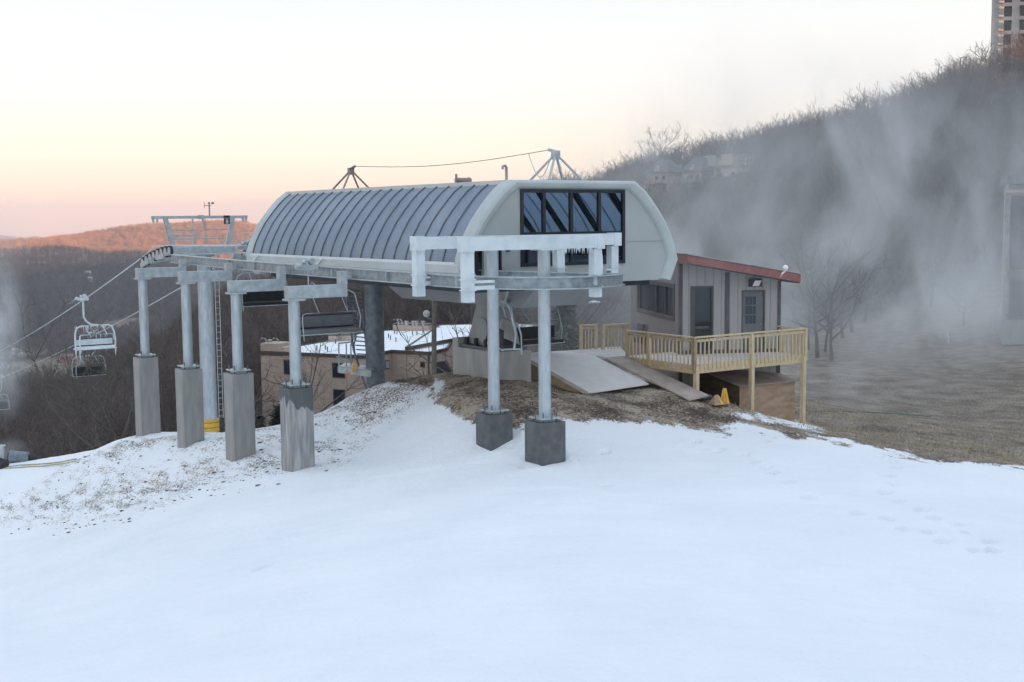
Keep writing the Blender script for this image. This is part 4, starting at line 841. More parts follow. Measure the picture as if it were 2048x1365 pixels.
# ---- chairs
def chair(name, label, drop, frost, seatmat, dirx=1, ice=0, group='quad chairs of the lift', bar_up=False):
    T_ = thing(name, label, 'lift chair', (0,0,0), group=group); fm = M['frosted_steel'] if frost else M['galv']
    r_ = .05 if frost else (.02 if bar_up else .036); s = dirx; cx = .58*s; k = drop/2.72; L = 2.72-drop
    q = MB(); q.tube([(0,0,.05),(0,0,-.95+L*.5),(.12*s,0,-1.2+L),(.36*s,0,-1.40+L),(cx,0,-1.46+L)], r_*1.15, 8); q.build('hanger', fm, T_, smooth=True, local=True)
    q = MB(); q.box(-.28,.28,-.14,.14,-.02,.14); q.tube([(-.42,0,.1),(-.28,0,.1)],.09,8); q.tube([(.1,-.1,.24),(.1,.1,.24)],.1,8); q.tube([(-.1,-.1,.22),(-.1,.1,.22)],.07,8); q.build('grip', fm, T_, local=True)
    zs = -drop; fx = 1.12
    q = MB(); q.tube([(cx-fx,-.05,zs-.05),(cx-fx-.02,-.1,zs+.4),(cx-fx+.03,0,-1.85+L*.9),(cx-fx+.12,0,-1.6+L),(cx-fx+.32,0,-1.49+L),(cx,0,-1.46+L),(cx+fx-.32,0,-1.49+L),(cx+fx-.12,0,-1.6+L),(cx+fx-.03,0,-1.85+L*.9),(cx+fx+.02,-.1,zs+.4),(cx+fx,-.05,zs-.05)], r_, 8)
    q.tube([(cx-fx,-.28,zs-.06),(cx-fx,.3,zs-.06)], r_*.8, 6); q.tube([(cx+fx,-.28,zs-.06),(cx+fx,.3,zs-.06)], r_*.8, 6); q.tube([(cx-fx,.28,zs-.08),(cx+fx,.28,zs-.08)], r_*.8, 6); q.tube([(cx-fx,-.25,zs-.08),(cx+fx,-.25,zs-.08)], r_*.8, 6)
    q.box(cx-.2,cx+.2,-.06,.06,-1.52+L,-1.40+L); q.build('frame', fm, T_, smooth=True, local=True)
    q = MB(); zb = -1.98+L*.8
    q.tube([(cx-.92,-.32,zs-.25),(cx-.95,-.3,zs+.35),(cx-.90,-.22,zb-.05),(cx-.78,-.2,zb),(cx+.95,-.2,zb),(cx+1.02,-.15,zb-.1),(cx+1.05,-.1,zs+.4)], r_*.75, 6)
    for dx in (-.5,.48): q.tube([(cx+dx,0,-1.5+L),(cx+dx+.03,-.1,-1.72+L),(cx+dx+.16,-.2,zb)], r_*.6, 6)
    for dx in (): q.tube([(cx+dx,-.32,zs-.25),(cx+dx,-.32,zs-.62),(cx+dx+.12,-.38,zs-.66)] if not frost and not bar_up else [(cx+dx,-.2,zb),(cx+dx,-.22,zb-.12)], r_*.6, 6)
    q.build('restraint_bar', fm, T_, smooth=True, local=True)
    MB().box(cx-1.06,cx+1.06,-.26,.26,zs-.06,zs+.05).build('seat', M['ice'] if frost else seatmat, T_, local=True)
    q = MB(); q.box(cx-1.06,cx+1.06,.24,.31,zs+.12,zs+.46); q.box(cx-1.06,cx+1.06,.23,.32,zs+.46,zs+.50,1); q.box(cx-1.06,cx+1.06,.23,.32,zs+.07,zs+.12,1)
    q.build('backrest', [M['frosted_steel'] if frost else seatmat, M['black']], T_, local=True)
    if ice:
        rr = random.Random(5); q = MB()
        for k_ in range(38):
            x = cx-1.1+2.2*rr.random(); z, y = rr.choice([(-1.5+L,0),(-1.5+L,0),(zb,-.2),(zs-.08,.28)]); q.tube([(x,y,z),(x,y,z-.08-.16*rr.random())],[.022,.004],5)
        for x in (cx-fx,cx+fx,cx-.9): q.tube([(x,-.1,zs-.05),(x,-.1,zs-.5-.2*rr.random())],[.05,.008],6)
        split_build(q,'icicle', M['ice'], T_, local=True)
    return T_
def put(o, p, rz): o.location = tuple(map(float, p)); o.rotation_euler = (0,0,rz); return o
u_, z_ = pz_on(166,601,VL)
put(chair('lift_chair','lift chair coated in white frost and icicles, hanging from the upper rope',2.72,True,M['black'],1,1), W(u_,VL,np.polyval(c1,u_)), AZ)
u_, z_ = pz_on(192,671,VRR)
ch2 = put(chair('lift_chair','lift chair with black seat and bare frame, just below the frosted chair',2.72,False,M['black'],-1), W(u_,VRR,np.polyval(c2_,u_)), AZ)
kids(ch2)
u_ = pz_on(2,757,VRR)[0]
copy_tree(ch2, W(u_,VRR,np.polyval(c2_,u_)), AZ, label='lift chair half cut off by the left picture edge, far down the lower rope')
M['grey_seat'] = mat('grey_seat', (.14,.145,.15), .6, 0, .2)
put(chair('lift_chair','grey-backed parked lift chair beside the post with the wet-topped pier',1.93,False,M['grey_seat'],1,bar_up=True), W(8.9,VR-.42,-1.50), AZ)
put(chair('lift_chair','dark parked lift chair seen just right of the second concrete-pier post',2.2,False,M['black'],1,bar_up=True), W(20.8,VL-.55,-1.12), AZ)
put(chair('lift_chair','black-seated lift chair under the terminal, behind the icicled post',2.72,False,M['black'],-1,bar_up=True), W(8.84,VRR+.62,-1.55), AZ)
put(chair('lift_chair','sideways lift chair with looped white frame in front of the concrete pedestal',2.5,False,M['black'],1), W(4.1,VL+.6,-1.25), AZ+R(68))

# ---- ladder with work platform by the rear column
LD = thing('access_ladder', 'steel ladder with small railed work platform, yellow tag and orange label, beside the rear column', 'ladder', W(17.2,1.5,-8.5))
def lp(px, py, Y=47.3): return at(px,py,Y)
q = MB(); q.tube([lp(690,575),lp(707,700),lp(720,740),lp(733,780,46.9)],.045,6); q.tube([lp(722,580,47.9),lp(733,700,47.9),lp(742,780,47.7)],.045,6)
for t in np.linspace(.02,.86,17):
    a0 = lp(690+30*t,575+165*t); b0 = lp(722+16*t,580+160*t,47.9); q.tube([a0,b0],.025,5)
q.build('ladder', M['dark_steel'], LD)
q = MB(); q.tube([lp(692,578),lp(700,600),lp(717,640)],.02,5); q.tube([lp(696,590),lp(706,650),lp(712,680)],.02,5); q.tube([lp(713,668),lp(708,690),lp(711,720)],.03,5); q.build('ladder_guard', M['dark_steel'], LD)
q = MB(); a0, a1 = lp(677,740,46.2), lp(742,749,46.0); b0, b1 = lp(690,733,47.8), lp(752,742,47.6)
q.beam(a0,a1,.06,.22); q.beam(b0,b1,.06,.22); q.hexa([a0+Z*.1,a1+Z*.1,b1+Z*.1,b0+Z*.1,a0+Z*.14,a1+Z*.14,b1+Z*.14,b0+Z*.14]); q.beam(a0,b0,.06,.22)
q.build('platform', M['galv'], LD)
q = MB()
for px, Yd in ((678,46.2),(693,46.6),(702,47.4)): q.tube([lp(px,742,Yd),lp(px-.5,688,Yd)],.028,5)
for y in (687,712): q.tube([lp(677,y,46.2),lp(692,y-1,46.6),lp(703,y-3,47.4)],.026,5)
q.tube([lp(673,714,46),lp(708,721,46.3)],.03,5); q.build('handrail', M['galv'], LD)
q = MB(); q.tube([lp(741,738),lp(741,700),lp(745,705),lp(756,765)],.03,6); q.build('brace', M['galv'], LD)
c = lp(709,735,46.0); MB().obox(c, np.array((.075,0,0)), np.array((0,.02,0)), Z*.165).build('yellow_tag', M['orange_yellow'] if 'orange_yellow' in M else M['yellow'], LD)
c = lp(696,748,46.12); MB().obox(c, np.array((.09,-.015,0)), np.array((0,.01,0)), Z*.045).build('orange_label', M['orange'], LD)

# ================================================================ DECK, RAMP, HUT
ZD = -4.78
Dk = thing('wooden_deck', 'new yellow pine deck with baluster railing in front of the grey hut', 'deck', W(3.4,10,-6.5))
uf, vl, vr = 3.36, 8.42, 13.48
ub = 6.9
q = MB(); q.ubox(uf, ub, vl, vr, ZD-.04, ZD); q.build('floor', M['deck_board'], Dk)
q = MB(); q.ubox(uf-.045, uf, vl-.045, vr+.045, ZD-.27, ZD+.01); q.ubox(uf, 6.6, vl-.045, vl, ZD-.27, ZD+.01); q.ubox(uf, ub, vr, vr+.045, ZD-.27, ZD+.01)
for v in np.arange(vl+.4, vr, .4): q.ubox(uf, ub, v, v+.04, ZD-.26, ZD-.045)
q.build('rim_joist', M['pine'], Dk)
for (u, v, zb) in ((uf+.02,vl+.03,-6.2),(uf+.02,(vl+vr)/2+.0,-7.3),(uf+.02,vr-.03,-8.2)):
    q = MB(); q.obox(W(u-.09,v,(zb+ZD-.02)/2), A*.07, B*.07, Z*((ZD-.27-zb)/2+.12)); q.build('post', M['pine'], Dk)
def railing(p0, p1, n, posts, h=.91, below=.2, parent=Dk):
    p0, p1 = np.array(p0), np.array(p1); d = (p1-p0); L = np.linalg.norm(d); d /= L
    q = MB(); q.beam(p0+Z*h-d*.05, p1+Z*h+d*.05, .14, .04); q.beam(p0+Z*(h-.11), p1+Z*(h-.11), .04, .09)
    rl = q.build('railing', M['pine'], parent)
    for t in posts:
        c = p0+d*L*t; x = np.array((-d[1],d[0],0)); MB().obox(c+Z*(h-.02-below)/2, d*.055, x*.055, Z*(h-.02+below)/2).build('railing_post', M['pine'], rl)
    b0 = None
    for k in range(n):
        t = (k+.5)/n
        if min(abs(t-pp) for pp in posts)*L < .085: continue
        c = p0+d*L*t; x = np.array((-d[1],d[0],0))
        m_ = MB(); m_.obox(c - x*.04*0 + Z*((h-.07)-below*.8)/2, d*.02, x*.02, Z*((h-.07)+below*.8)/2); m_.build('baluster', M['pine'], rl)
    return rl
e_ = .06
railing(W(uf-e_,vl-e_,ZD), W(6.62,vl-e_,ZD), 18, [0,.66,1])
railing(W(uf-e_,vl-e_,ZD), W(uf-e_,vr+e_,ZD), 28, [0,.5,1])
railing(W(uf-e_,vr+e_,ZD), W(uf+1.9,vr+e_,ZD), 14, [1])
g0, g1, g2, g3 = onz(1162,701,ZD), onz(1192,700,ZD), onz(1206,700.5,ZD), onz(1259,697,ZD)
LRl = thing('wooden_railing', 'short pine railing in two bays left of the hut, behind the ramp', 'railing', g0)
railing(g0, g1, 5, [0,1], below=.25, parent=LRl); railing(g2, g3, 8, [0,1], below=.25, parent=LRl)
# ramp
RA = thing('loading_ramp', 'plywood unloading ramp of white and tan panels sloping down from the deck', 'ramp', W(6,7,-6))
v0, v1, v2 = 5.15, 7.58, 8.36
def rz_(u, ub_, zb, ut_=8.2): return ZD+.03 + (zb-ZD-.03)*min(1, max(0, (ut_-u)/(ut_-ub_)))
q = MB(); q.hexa([W(4.72,v0,-5.57),W(4.62,v1,-5.47),W(7.5,v1,ZD-.0),W(8.0,v0,ZD-.0),W(4.72,v0,-5.52),W(4.62,v1,-5.42),W(7.5,v1,ZD+.05),W(8.0,v0,ZD+.05)]); q.hexa([W(8.0,v0,ZD),W(7.5,v1,ZD),W(9.3,v1,ZD),W(9.6,v0,ZD),W(8.0,v0,ZD+.05),W(7.5,v1,ZD+.05),W(9.3,v1,ZD+.05),W(9.6,v0,ZD+.05)]); q.build('white_panel', M['white_mat'], RA)
q = MB(); q.hexa([W(2.72,v1+.02,-5.79),W(2.62,v2,-5.70),W(6.75,v2,ZD-.03),W(6.95,v1+.02,ZD-.03),W(2.72,v1+.02,-5.74),W(2.62,v2,-5.65),W(6.75,v2,ZD+.02),W(6.95,v1+.02,ZD+.02)]); q.build('tan_panel', M['brown_mat'], RA)
q = MB(); q.hexa([W(6.9,v1+.01,ZD-.05),W(6.7,v2+.1,ZD-.05),W(9.4,10.3,ZD-.05),W(9.4,v1+.01,ZD-.05),W(6.9,v1+.01,ZD+.028),W(6.7,v2+.1,ZD+.028),W(9.4,10.3,ZD+.028),W(9.4,v1+.01,ZD+.028)]); q.build('landing', M['deck_board'], RA)
q = MB(); q.hexa([W(4.72,v0-.10,-5.62),W(4.72,v0,-5.62),W(8.0,v0,-5.45),W(8.0,v0-.10,-5.45),W(4.72,v0-.10,-5.53),W(4.72,v0,-5.53),W(8.0,v0,ZD+.02),W(8.0,v0-.10,ZD+.02)]); q.hexa([W(8.0,v0-.10,-5.45),W(8.0,v0,-5.45),W(9.6,v0,-5.45),W(9.6,v0-.1,-5.45),W(8.0,v0-.1,ZD+.02),W(8.0,v0,ZD+.02),W(9.6,v0,ZD+.02),W(9.6,v0-.1,ZD+.02)]); q.build('side_board', M['pine'], RA)
q = MB(); q.hexa([W(4.72,v0-.22,-5.54),W(4.72,v0+.02,-5.54),W(8.0,v0+.02,ZD+.03),W(8.0,v0-.22,ZD+.03),W(4.72,v0-.22,-5.515),W(4.72,v0+.02,-5.515),W(8.0,v0+.02,ZD+.056),W(8.0,v0-.22,ZD+.056)]); q.build('edge_strip', M['brown_mat'], RA)
# plywood box under the deck
BX = thing('plywood_box', 'large plywood box with sloped frosted lid under the deck', 'box', W(4.3,12.1,-7.3))
q = MB(); u0_, u1_, a_, b_ = 3.75, 6.0, 10.86, 13.55
P = [W(u0_,a_,-7.6),W(u0_,b_,-7.9),W(u1_,b_,-7.9),W(u1_,a_,-7.6),W(u0_,a_,-5.70),W(u0_,b_,-5.74),W(u1_,b_,-5.25),W(u1_,a_,-5.25)]
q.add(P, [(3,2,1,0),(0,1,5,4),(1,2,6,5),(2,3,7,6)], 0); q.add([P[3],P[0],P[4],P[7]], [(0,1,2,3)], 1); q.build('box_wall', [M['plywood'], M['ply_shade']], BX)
q = MB(); q.hexa([W(u0_-.08,a_-.06,-5.72),W(u0_-.08,b_+.06,-5.76),W(u1_,b_+.06,-5.25),W(u1_,a_-.06,-5.25),W(u0_-.08,a_-.06,-5.68),W(u0_-.08,b_+.06,-5.72),W(u1_,b_+.06,-5.21),W(u1_,a_-.06,-5.21)]); q.build('lid', M['ply_lid'], BX)
# folded yellow markers
for i, (px, py, Yd, wv, hv, ang, lb) in enumerate([(1433,809,39.2,.21,.30,.5,'low brown and yellow folded marker board lying beside the tall yellow one'),(1449,806,39.5,.15,.47,-.1,'tall narrow yellow folded marker board standing by the plywood box')]):
    c = at(px,py,Yd); mk = thing('marker_board', lb, 'marker board', c, ang, group='yellow marker boards under the deck')
    q = MB(); q.add([(-wv,-.18,0),(wv,-.18,0),(wv*.35,0,hv),(-wv*.35,0,hv),(-wv,.18,0),(wv,.18,0)], [(0,1,2,3),(1,5,2),(5,4,3,2),(4,0,3)]); q.build('board', M['yellow'] if i else M['plywood'], mk, local=True)
    for s_ in ((-.6,.1) if i else (.25,)):
        q = MB(); x0, x1 = wv*s_, wv*(s_+.38); q.add([(x0,-.187,.02),(x1,-.187,.02),(x1*.35,-.008,hv*.95),(x0*.35,-.008,hv*.95),(x0,-.182,.02),(x1,-.182,.02),(x1*.35,-.003,hv*.95),(x0*.35,-.003,hv*.95)], [(0,1,2,3),(7,6,5,4),(0,4,5,1),(1,5,6,2),(2,6,7,3),(3,7,4,0)]); q.build('stripe', M['orange'] if i else M['yellow'], mk, local=True)
q = MB(); c = at(1412,800,39.3); q.tube([c+np.array((-.12,0,.02)),c+np.array((.12,.05,.04)),c+np.array((.2,.1,.03))],.05,8); tag(q.build('drain_pipe', M['black'], None, smooth=True), 'black pipe end lying at the foot of the tan ramp', 'pipe')

# hut
ha = R(10); hb, hn = np.array((math.cos(ha),math.sin(ha),0)), np.array((-math.sin(ha),math.cos(ha),0)); H0 = np.array((5.85,43.3,0.0))
H = thing('lift_hut', 'grey board-sided lift hut with red-edged sloping roof on the deck', 'hut', H0+Z*ZD, ha)
def hw(x, y, z): return H0 + hb*x + hn*y + Z*z      # x along the door wall, y back
def hbox(q, x0, x1, y0, y1, z0, z1, mi=0): return q.hexa([hw(x0,y0,z0),hw(x1,y0,z0),hw(x1,y1,z0),hw(x0,y1,z0),hw(x0,y0,z1),hw(x1,y0,z1),hw(x1,y1,z1),hw(x0,y1,z1)], mi)
HX, HY = 3.66, 6.3
def rt_(x): return -1.60 - .178*(x+.0)
zb = -6.2
# door wall with openings
q = MB()
def wl(x0, x1, z0=None, z1=None):
    za = zb if z0 is None else z0
    ta, tb = (rt_(x0), rt_(x1)) if z1 is None else (z1, z1)
    q.hexa([hw(x0,0,za),hw(x1,0,za),hw(x1,.12,za),hw(x0,.12,za),hw(x0,0,ta),hw(x1,0,tb),hw(x1,.12,tb),hw(x0,.12,ta)])
wl(0,.415); wl(.415,1.155,zb,ZD); wl(.415,1.155,-2.46); wl(1.155,2.29); wl(2.29,3.05,zb,ZD); wl(2.29,3.05,-2.64); wl(3.05,HX)
q.build('door_wall', M['siding'], H)
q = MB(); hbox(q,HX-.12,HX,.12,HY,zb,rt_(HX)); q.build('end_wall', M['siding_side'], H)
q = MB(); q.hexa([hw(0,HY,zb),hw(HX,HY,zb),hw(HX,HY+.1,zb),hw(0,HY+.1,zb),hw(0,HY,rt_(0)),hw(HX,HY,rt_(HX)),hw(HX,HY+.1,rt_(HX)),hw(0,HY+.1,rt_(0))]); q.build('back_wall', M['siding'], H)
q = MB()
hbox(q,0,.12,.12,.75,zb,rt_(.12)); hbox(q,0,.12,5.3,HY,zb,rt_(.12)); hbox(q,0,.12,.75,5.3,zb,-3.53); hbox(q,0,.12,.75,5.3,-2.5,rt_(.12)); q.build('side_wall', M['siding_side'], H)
q = MB()
for (y0,y1,z0,z1) in ((.63,5.42,-3.67,-3.53),(.63,5.42,-2.5,-2.36),(.63,.77,-3.53,-2.5),(5.28,5.42,-3.53,-2.5)): hbox(q,-.035,0,y0,y1,z0,z1)
hbox(q,.0,.05,2.9,3.0,-3.53,-2.5); hbox(q,.0,.05,1.8,1.86,-3.53,-2.5)
w_ = q.build('window', M['grey_trim'], H); hbox(MB(),0,0,0,0,0,0)
q = MB(); hbox(q,.05,.06,.77,5.28,-3.53,-2.5); q.build('pane', M['win'], w_)
q = MB()
for x, ww in ((-.02,.10),(1.62,.16),(HX-.10,.12)): hbox(q,x,x+ww,-.03,0,zb,rt_(x+ww)-.02)
hbox(q,-.035,0,-.03,.1,zb,rt_(0)); hbox(q,0.1,1.6,-.02,0,ZD-.0,ZD+.14); hbox(q,1.8,3.5,-.02,0,ZD,ZD+.12)
q.build('trim', M['grey_trim'], H)
for nm, x0, x1, zt in (('doorway',.415,1.155,-2.46),('door',2.29,3.05,-2.64)):
    q = MB()
    for a_, b_ in ((x0-.05,x0),(x1,x1+.05)): hbox(q,a_,b_,-.025,.06,ZD,zt+.06)
    hbox(q,x0,x1,-.025,.06,zt,zt+.06); fr_ = q.build('door_frame', M['grey_trim'], H)
    if nm == 'door':
        q = MB(); hbox(q,x0,x1,.04,.09,ZD,zt); d_ = q.build('door', M['door'], H)
        q = MB()
        for ix in range(3):
            for iz in range(3): hbox(q,x0+.10+ix*.135,x0+.215+ix*.135,.03,.039,zt-1.12+iz*.33,zt-.83+iz*.33)
        q.build('glazing', M['win'], d_)
        q = MB(); c = hw(x1-.08,.02,ZD+1.0); q.sphere(c,.035,8,6); q.build('handle', M['galv'], d_)
    else:
        q = MB(); hbox(q,x0,x0+.13,.03,.1,ZD,zt,0); hbox(q,x0+.13,x1,.10,.12,ZD+.95,zt,1); hbox(q,x0+.13,x1,.10,.12,ZD,ZD+.95,2); hbox(q,x0+.13,x1-.1,.02,.09,ZD+.88,ZD+.97,0)
        q.build('glass_door', [M['grey_trim'], M['win'], M['interior']], H)
# roof
def rbox(q, x0, x1, y0, y1, dz0, dz1, mi=0): q.hexa([hw(x0,y0,rt_(x0)+dz0),hw(x1,y0,rt_(x1)+dz0),hw(x1,y1,rt_(x1)+dz0),hw(x0,y1,rt_(x0)+dz0),hw(x0,y0,rt_(x0)+dz1),hw(x1,y0,rt_(x1)+dz1),hw(x1,y1,rt_(x1)+dz1),hw(x0,y1,rt_(x0)+dz1)], mi)
q = MB(); rbox(q,-.02,3.92,-.98,HY+.3,.0,.29); rf = q.build('roof', M['grey_trim'], H)
q = MB(); rbox(q,-.06,3.98,-1.03,-.98,.03,.30); rbox(q,3.92,3.98,-.98,HY+.3,-.02,.31); rbox(q,-.06,-.02,-.98,HY+.3,-.02,.31); q.build('fascia', M['red'], rf)
q = MB(); rbox(q,-.08,4.0,-1.06,HY+.3,.315,.345); q.build('drip_edge', M['galv_light'], rf)
q = MB(); hbox(q,2.48,2.92,-.16,0,-2.46,-2.18,0); fl_ = q.build('floodlight', M['frame_dark'], H)
q = MB(); q.hexa([hw(2.56,-.175,-2.43),hw(2.80,-.175,-2.43),hw(2.80,-.162,-2.43),hw(2.56,-.162,-2.43),hw(2.66,-.175,-2.24),hw(2.90,-.175,-2.24),hw(2.90,-.162,-2.24),hw(2.66,-.162,-2.24)]); q.build('lens', M['white_lamp'], fl_)
c = at(1571,536,42.1); q = MB(); q.sphere(c,.095,16,10); gl_ = q.build('globe_lamp', M['white_lamp'], H, smooth=True)
q = MB(); q.tube([c-Z*.1,c-Z*.2-hb*.12,at(1562,553,42.3)],.03,6); q.build('bracket', M['white_paint'], gl_)
# sandwich board leaning by the hut
c = onz(1276,688,ZD); SB = thing('notice_board', 'dark notice board with clear sheet leaning against the hut wall', 'board', c, .3)
q = MB(); q.hexa([(.10,0,.0),(.16,0,.0),(.16,.7,.0),(.10,.7,.0),(.22,0,.72),(.28,0,.72),(.28,.7,.72),(.22,.7,.72)]); q.build('board', M['grey_trim'], SB, local=True)
q = MB(); q.hexa([(-.32,0,.25),(-.05,0,.22),(-.05,.02,.22),(-.32,.02,.25),(-.22,.3,.80),(.10,.3,.74),(.10,.32,.74),(-.22,.32,.80)]); q.build('sheet', M['win_pale'], SB, local=True)
# ================================================================ TREES
def tree_mesh(seed, H=11.0, spread=.55, n1=12, n2=6, n3=5, n4=2, fork=.35, tr=.017, lean=0.0, far=False):
    r_ = random.Random(seed); T_ = MB(); C_ = MB()
    def jit(d, a): 
        d = d + np.array((r_.gauss(0,a), r_.gauss(0,a), r_.gauss(0,a))); return d/np.linalg.norm(d)
    def limb(mb, p, d, L, r0, r1, seg, n, wob, upw):
        pts = [p]; ds = []
        for i in range(seg):
            d = jit(d + Z*upw/seg, wob); p = p + d*L/seg; pts.append(p); ds.append(d)
        mb.tube(pts, list(np.linspace(r0, r1, seg+1)), n, cap=False); return pts, ds
    r0 = H*.018
    pts, ds = limb(T_, np.array((0,0,-.6)), jit(np.array((lean,0,1.0)), .05), H*.72, r0*1.15, r0*.25, 7, 6 if not far else 4, .07, .35)
    for i in range(n1):
        t = fork + (1-fork)*(i+.5*r_.random())/n1; k = min(int(t*7), 6); p = pts[k] + (pts[k+1]-pts[k])*(t*7-k)
        a = i*2.4 + r_.random()*.9; el = .22+.6*t + r_.gauss(0,.12)
        d = np.array((math.cos(a)*math.cos(el), math.sin(a)*math.cos(el), math.sin(el)))
        L = H*spread*(1.2-.55*abs(t-.6))*(.7+.5*r_.random())
        lp_, ld_ = limb(T_ if not far else C_, p, d, L, r0*.55*(1.2-t*.7), r0*.12, 4 if not far else 2, 4 if not far else 3, .16, .5)
        m_ = len(lp_)-1
        for j in range(n2):
            tt = .25+.75*(j+r_.random())/n2; kk = min(int(tt*m_), m_-1); q = lp_[kk] + (lp_[kk+1]-lp_[kk])*(tt*m_-kk)
            dd = jit(ld_[kk], .55); L2 = L*.5*(.6+.7*r_.random())*(1.15-.6*tt)
            bp_, bd_ = limb(C_, q, dd, L2, tr*2.0, tr*.9, 3 if not far else 2, 3, .2, .35)
            mm = len(bp_)-1
            for k2 in range(n3):
                ts = .2+.8*(k2+r_.random())/n3; kk = min(int(ts*mm), mm-1); q2 = bp_[kk] + (bp_[kk+1]-bp_[kk])*(ts*mm-kk)
                d3 = jit(bd_[kk], .6); L3 = L2*.55*(.5+.8*r_.random())
                tp_, td_ = limb(C_, q2, d3, L3, tr, tr*.4, 2 if not far else 1, 3, .2, .3)
                for k4 in range(n4):
                    C_.tube([tp_[k4%len(tp_)], tp_[k4%len(tp_)] + jit(td_[-1], .6)*L3*.6], [tr*.7, tr*.3], 3, cap=False)
    return T_, C_
def tree_thing(name, label, group, seed, tmat, cmat, **kw):
    o = thing(name, label, 'tree', (0,0,0), group=group); t, c = tree_mesh(seed, **kw)
    t.build('trunk', tmat, o, smooth='all', local=True); c.build('crown', cmat, o, smooth='all', local=True); kids(o); return o
def stand(o, x, y, rz=0, sc=1, dz=0): o.location = (float(x), float(y), gz(x,y)+dz); o.rotation_euler = (0,0,rz); o.scale = (sc,)*3
protos = [tree_thing('bare_tree', '', None, 11+i, M['bark'], M['twig'], H=h, spread=s, n1=n, tr=.019) for i, (h, s, n) in enumerate([(12,.42,13),(11,.5,12),(13,.36,14),(9.5,.55,11),(12,.46,13)])]
used_p = [False]*len(protos)
rt_r = random.Random(21)
def plant(px, Yd, sc, label, group, top=None):
    k = rt_r.randrange(len(protos)); x = (px-1024)/F*Yd; y = Yd; z = gz(x,y); rz = rt_r.random()*6.28
    if not used_p[k]:
        used_p[k] = True; o = protos[k]; o.location = (x,y,z); o.rotation_euler = (0,0,rz); o.scale = (sc,)*3; o['label'] = label; o['group'] = group; return o
    return copy_tree(protos[k], (x,y,z), rz, sc, label, group)
# trees below the snow bench on the left
LA, GA = 'bare tree in the dark brown wood just below the snow bank on the left', 'bare trees just below the left snow bank'
k = 0
while k < 78:
    px = rt_r.uniform(-60, 455); Yd = rt_r.uniform(84, 165)
    plant(px, Yd, rt_r.uniform(.7,1.05), LA, GA); k += 1
bt = tree_thing('bare_tree', 'big pale wide-branching bare tree standing out from the dark wood below the hanging chairs', None, 77, M['pale_bark'], M['pale_bark'], H=11.5, spread=.78, n1=11, n2=7, n3=5, fork=.22, tr=.022)
stand(bt, (188-1024)/F*80, 80, 1.1, 1.0); 
zt = at(185,770,80)[2]; bt.scale = (max(.7,(zt-bt.location.z)/10.6),)*3
b2 = tree_thing('bare_tree', 'small slender bare tree in front of the brick building left of the ladder', None, 78, M['pale_bark'], M['pale_bark'], H=9.5, spread=.42, n1=12, n2=5, n3=4, n4=1, fork=.25, tr=.011)
stand(b2, (628-1024)/F*95, 95, 0, 1); b2.scale = ((at(628,690,95)[2]-b2.location.z)/8.9,)*3
b3 = tree_thing('bare_shrub', 'bare spreading shrub against the snowy flat roof, beside the concrete pedestal', None, 79, M['bark'], M['bark'], H=4, spread=.7, n1=9, n2=4, n3=3, n4=1, fork=.3, tr=.010)
stand(b3, (925-1024)/F*62, 62, 0, 1); b3.scale = ((at(915,645,62)[2]-b3.location.z)/3.7,)*3
# right side: behind hut and along the field
LB_, GB = 'bare dark tree at the misty field edge right of the hut', 'bare trees at the field edge beside the hut'
for px, Yd, sc in [(1618,92,.62),(1640,86,.72),(1655,90,.6),(1668,84,.75),(1690,100,.6),(1708,104,.55),(1730,112,.6),(1765,118,.6),(1800,124,.7),(1835,128,.75),(1865,120,.8)]: plant(px, Yd, sc, LB_, GB)
plant(1931, 103, .42, 'lone slim bare tree on the misty slope near the right-hand building', None)
LC, GC = 'bare tree in the brown thicket behind the terminal, left of the hut', 'bare trees behind the terminal'
for i in range(16): plant(rt_r.uniform(1060,1262), rt_r.uniform(74,120), rt_r.uniform(.55,.9), LC, GC)
LD_, GD = 'bare tree on the skyline of the misty right-hand hill', 'skyline trees of the right-hand hill'
sky_y = [(1150,372),(1170,357),(1230,335),(1290,318),(1345,310),(1400,298),(1470,268),(1520,255),(1580,240),(1640,222),(1700,205),(1760,186),(1820,165),(1880,148),(1940,125),(1985,112),(1995,122),(2048,116)]
for i in range(64):
    px = 1160 + 830*(i+rt_r.random()*.9)/64
    if 1290 < px < 1330 and i % 2: continue
    Yd = float(np.interp(px, [1160,1300,1500,1700,1900,2048],[340,385,362,320,282,268])) + rt_r.uniform(-10,6)
    x = (px-1024)/F*Yd; zt = at(px, float(np.interp(px,[a for a,b in sky_y],[b for a,b in sky_y]))+rt_r.uniform(-4,16), Yd)[2]
    plant(px, Yd, float(np.clip((zt-gz(x,Yd))/11.0, .45, 1.5)), LD_, GD)
plant(1308, 372, 1.55, 'large round-crowned bare tree on the skyline left of the condos', None)
for k_, p_ in enumerate(protos):
    if not used_p[k_]: plant(1200+k_*30, 345, .9, LD_, GD)
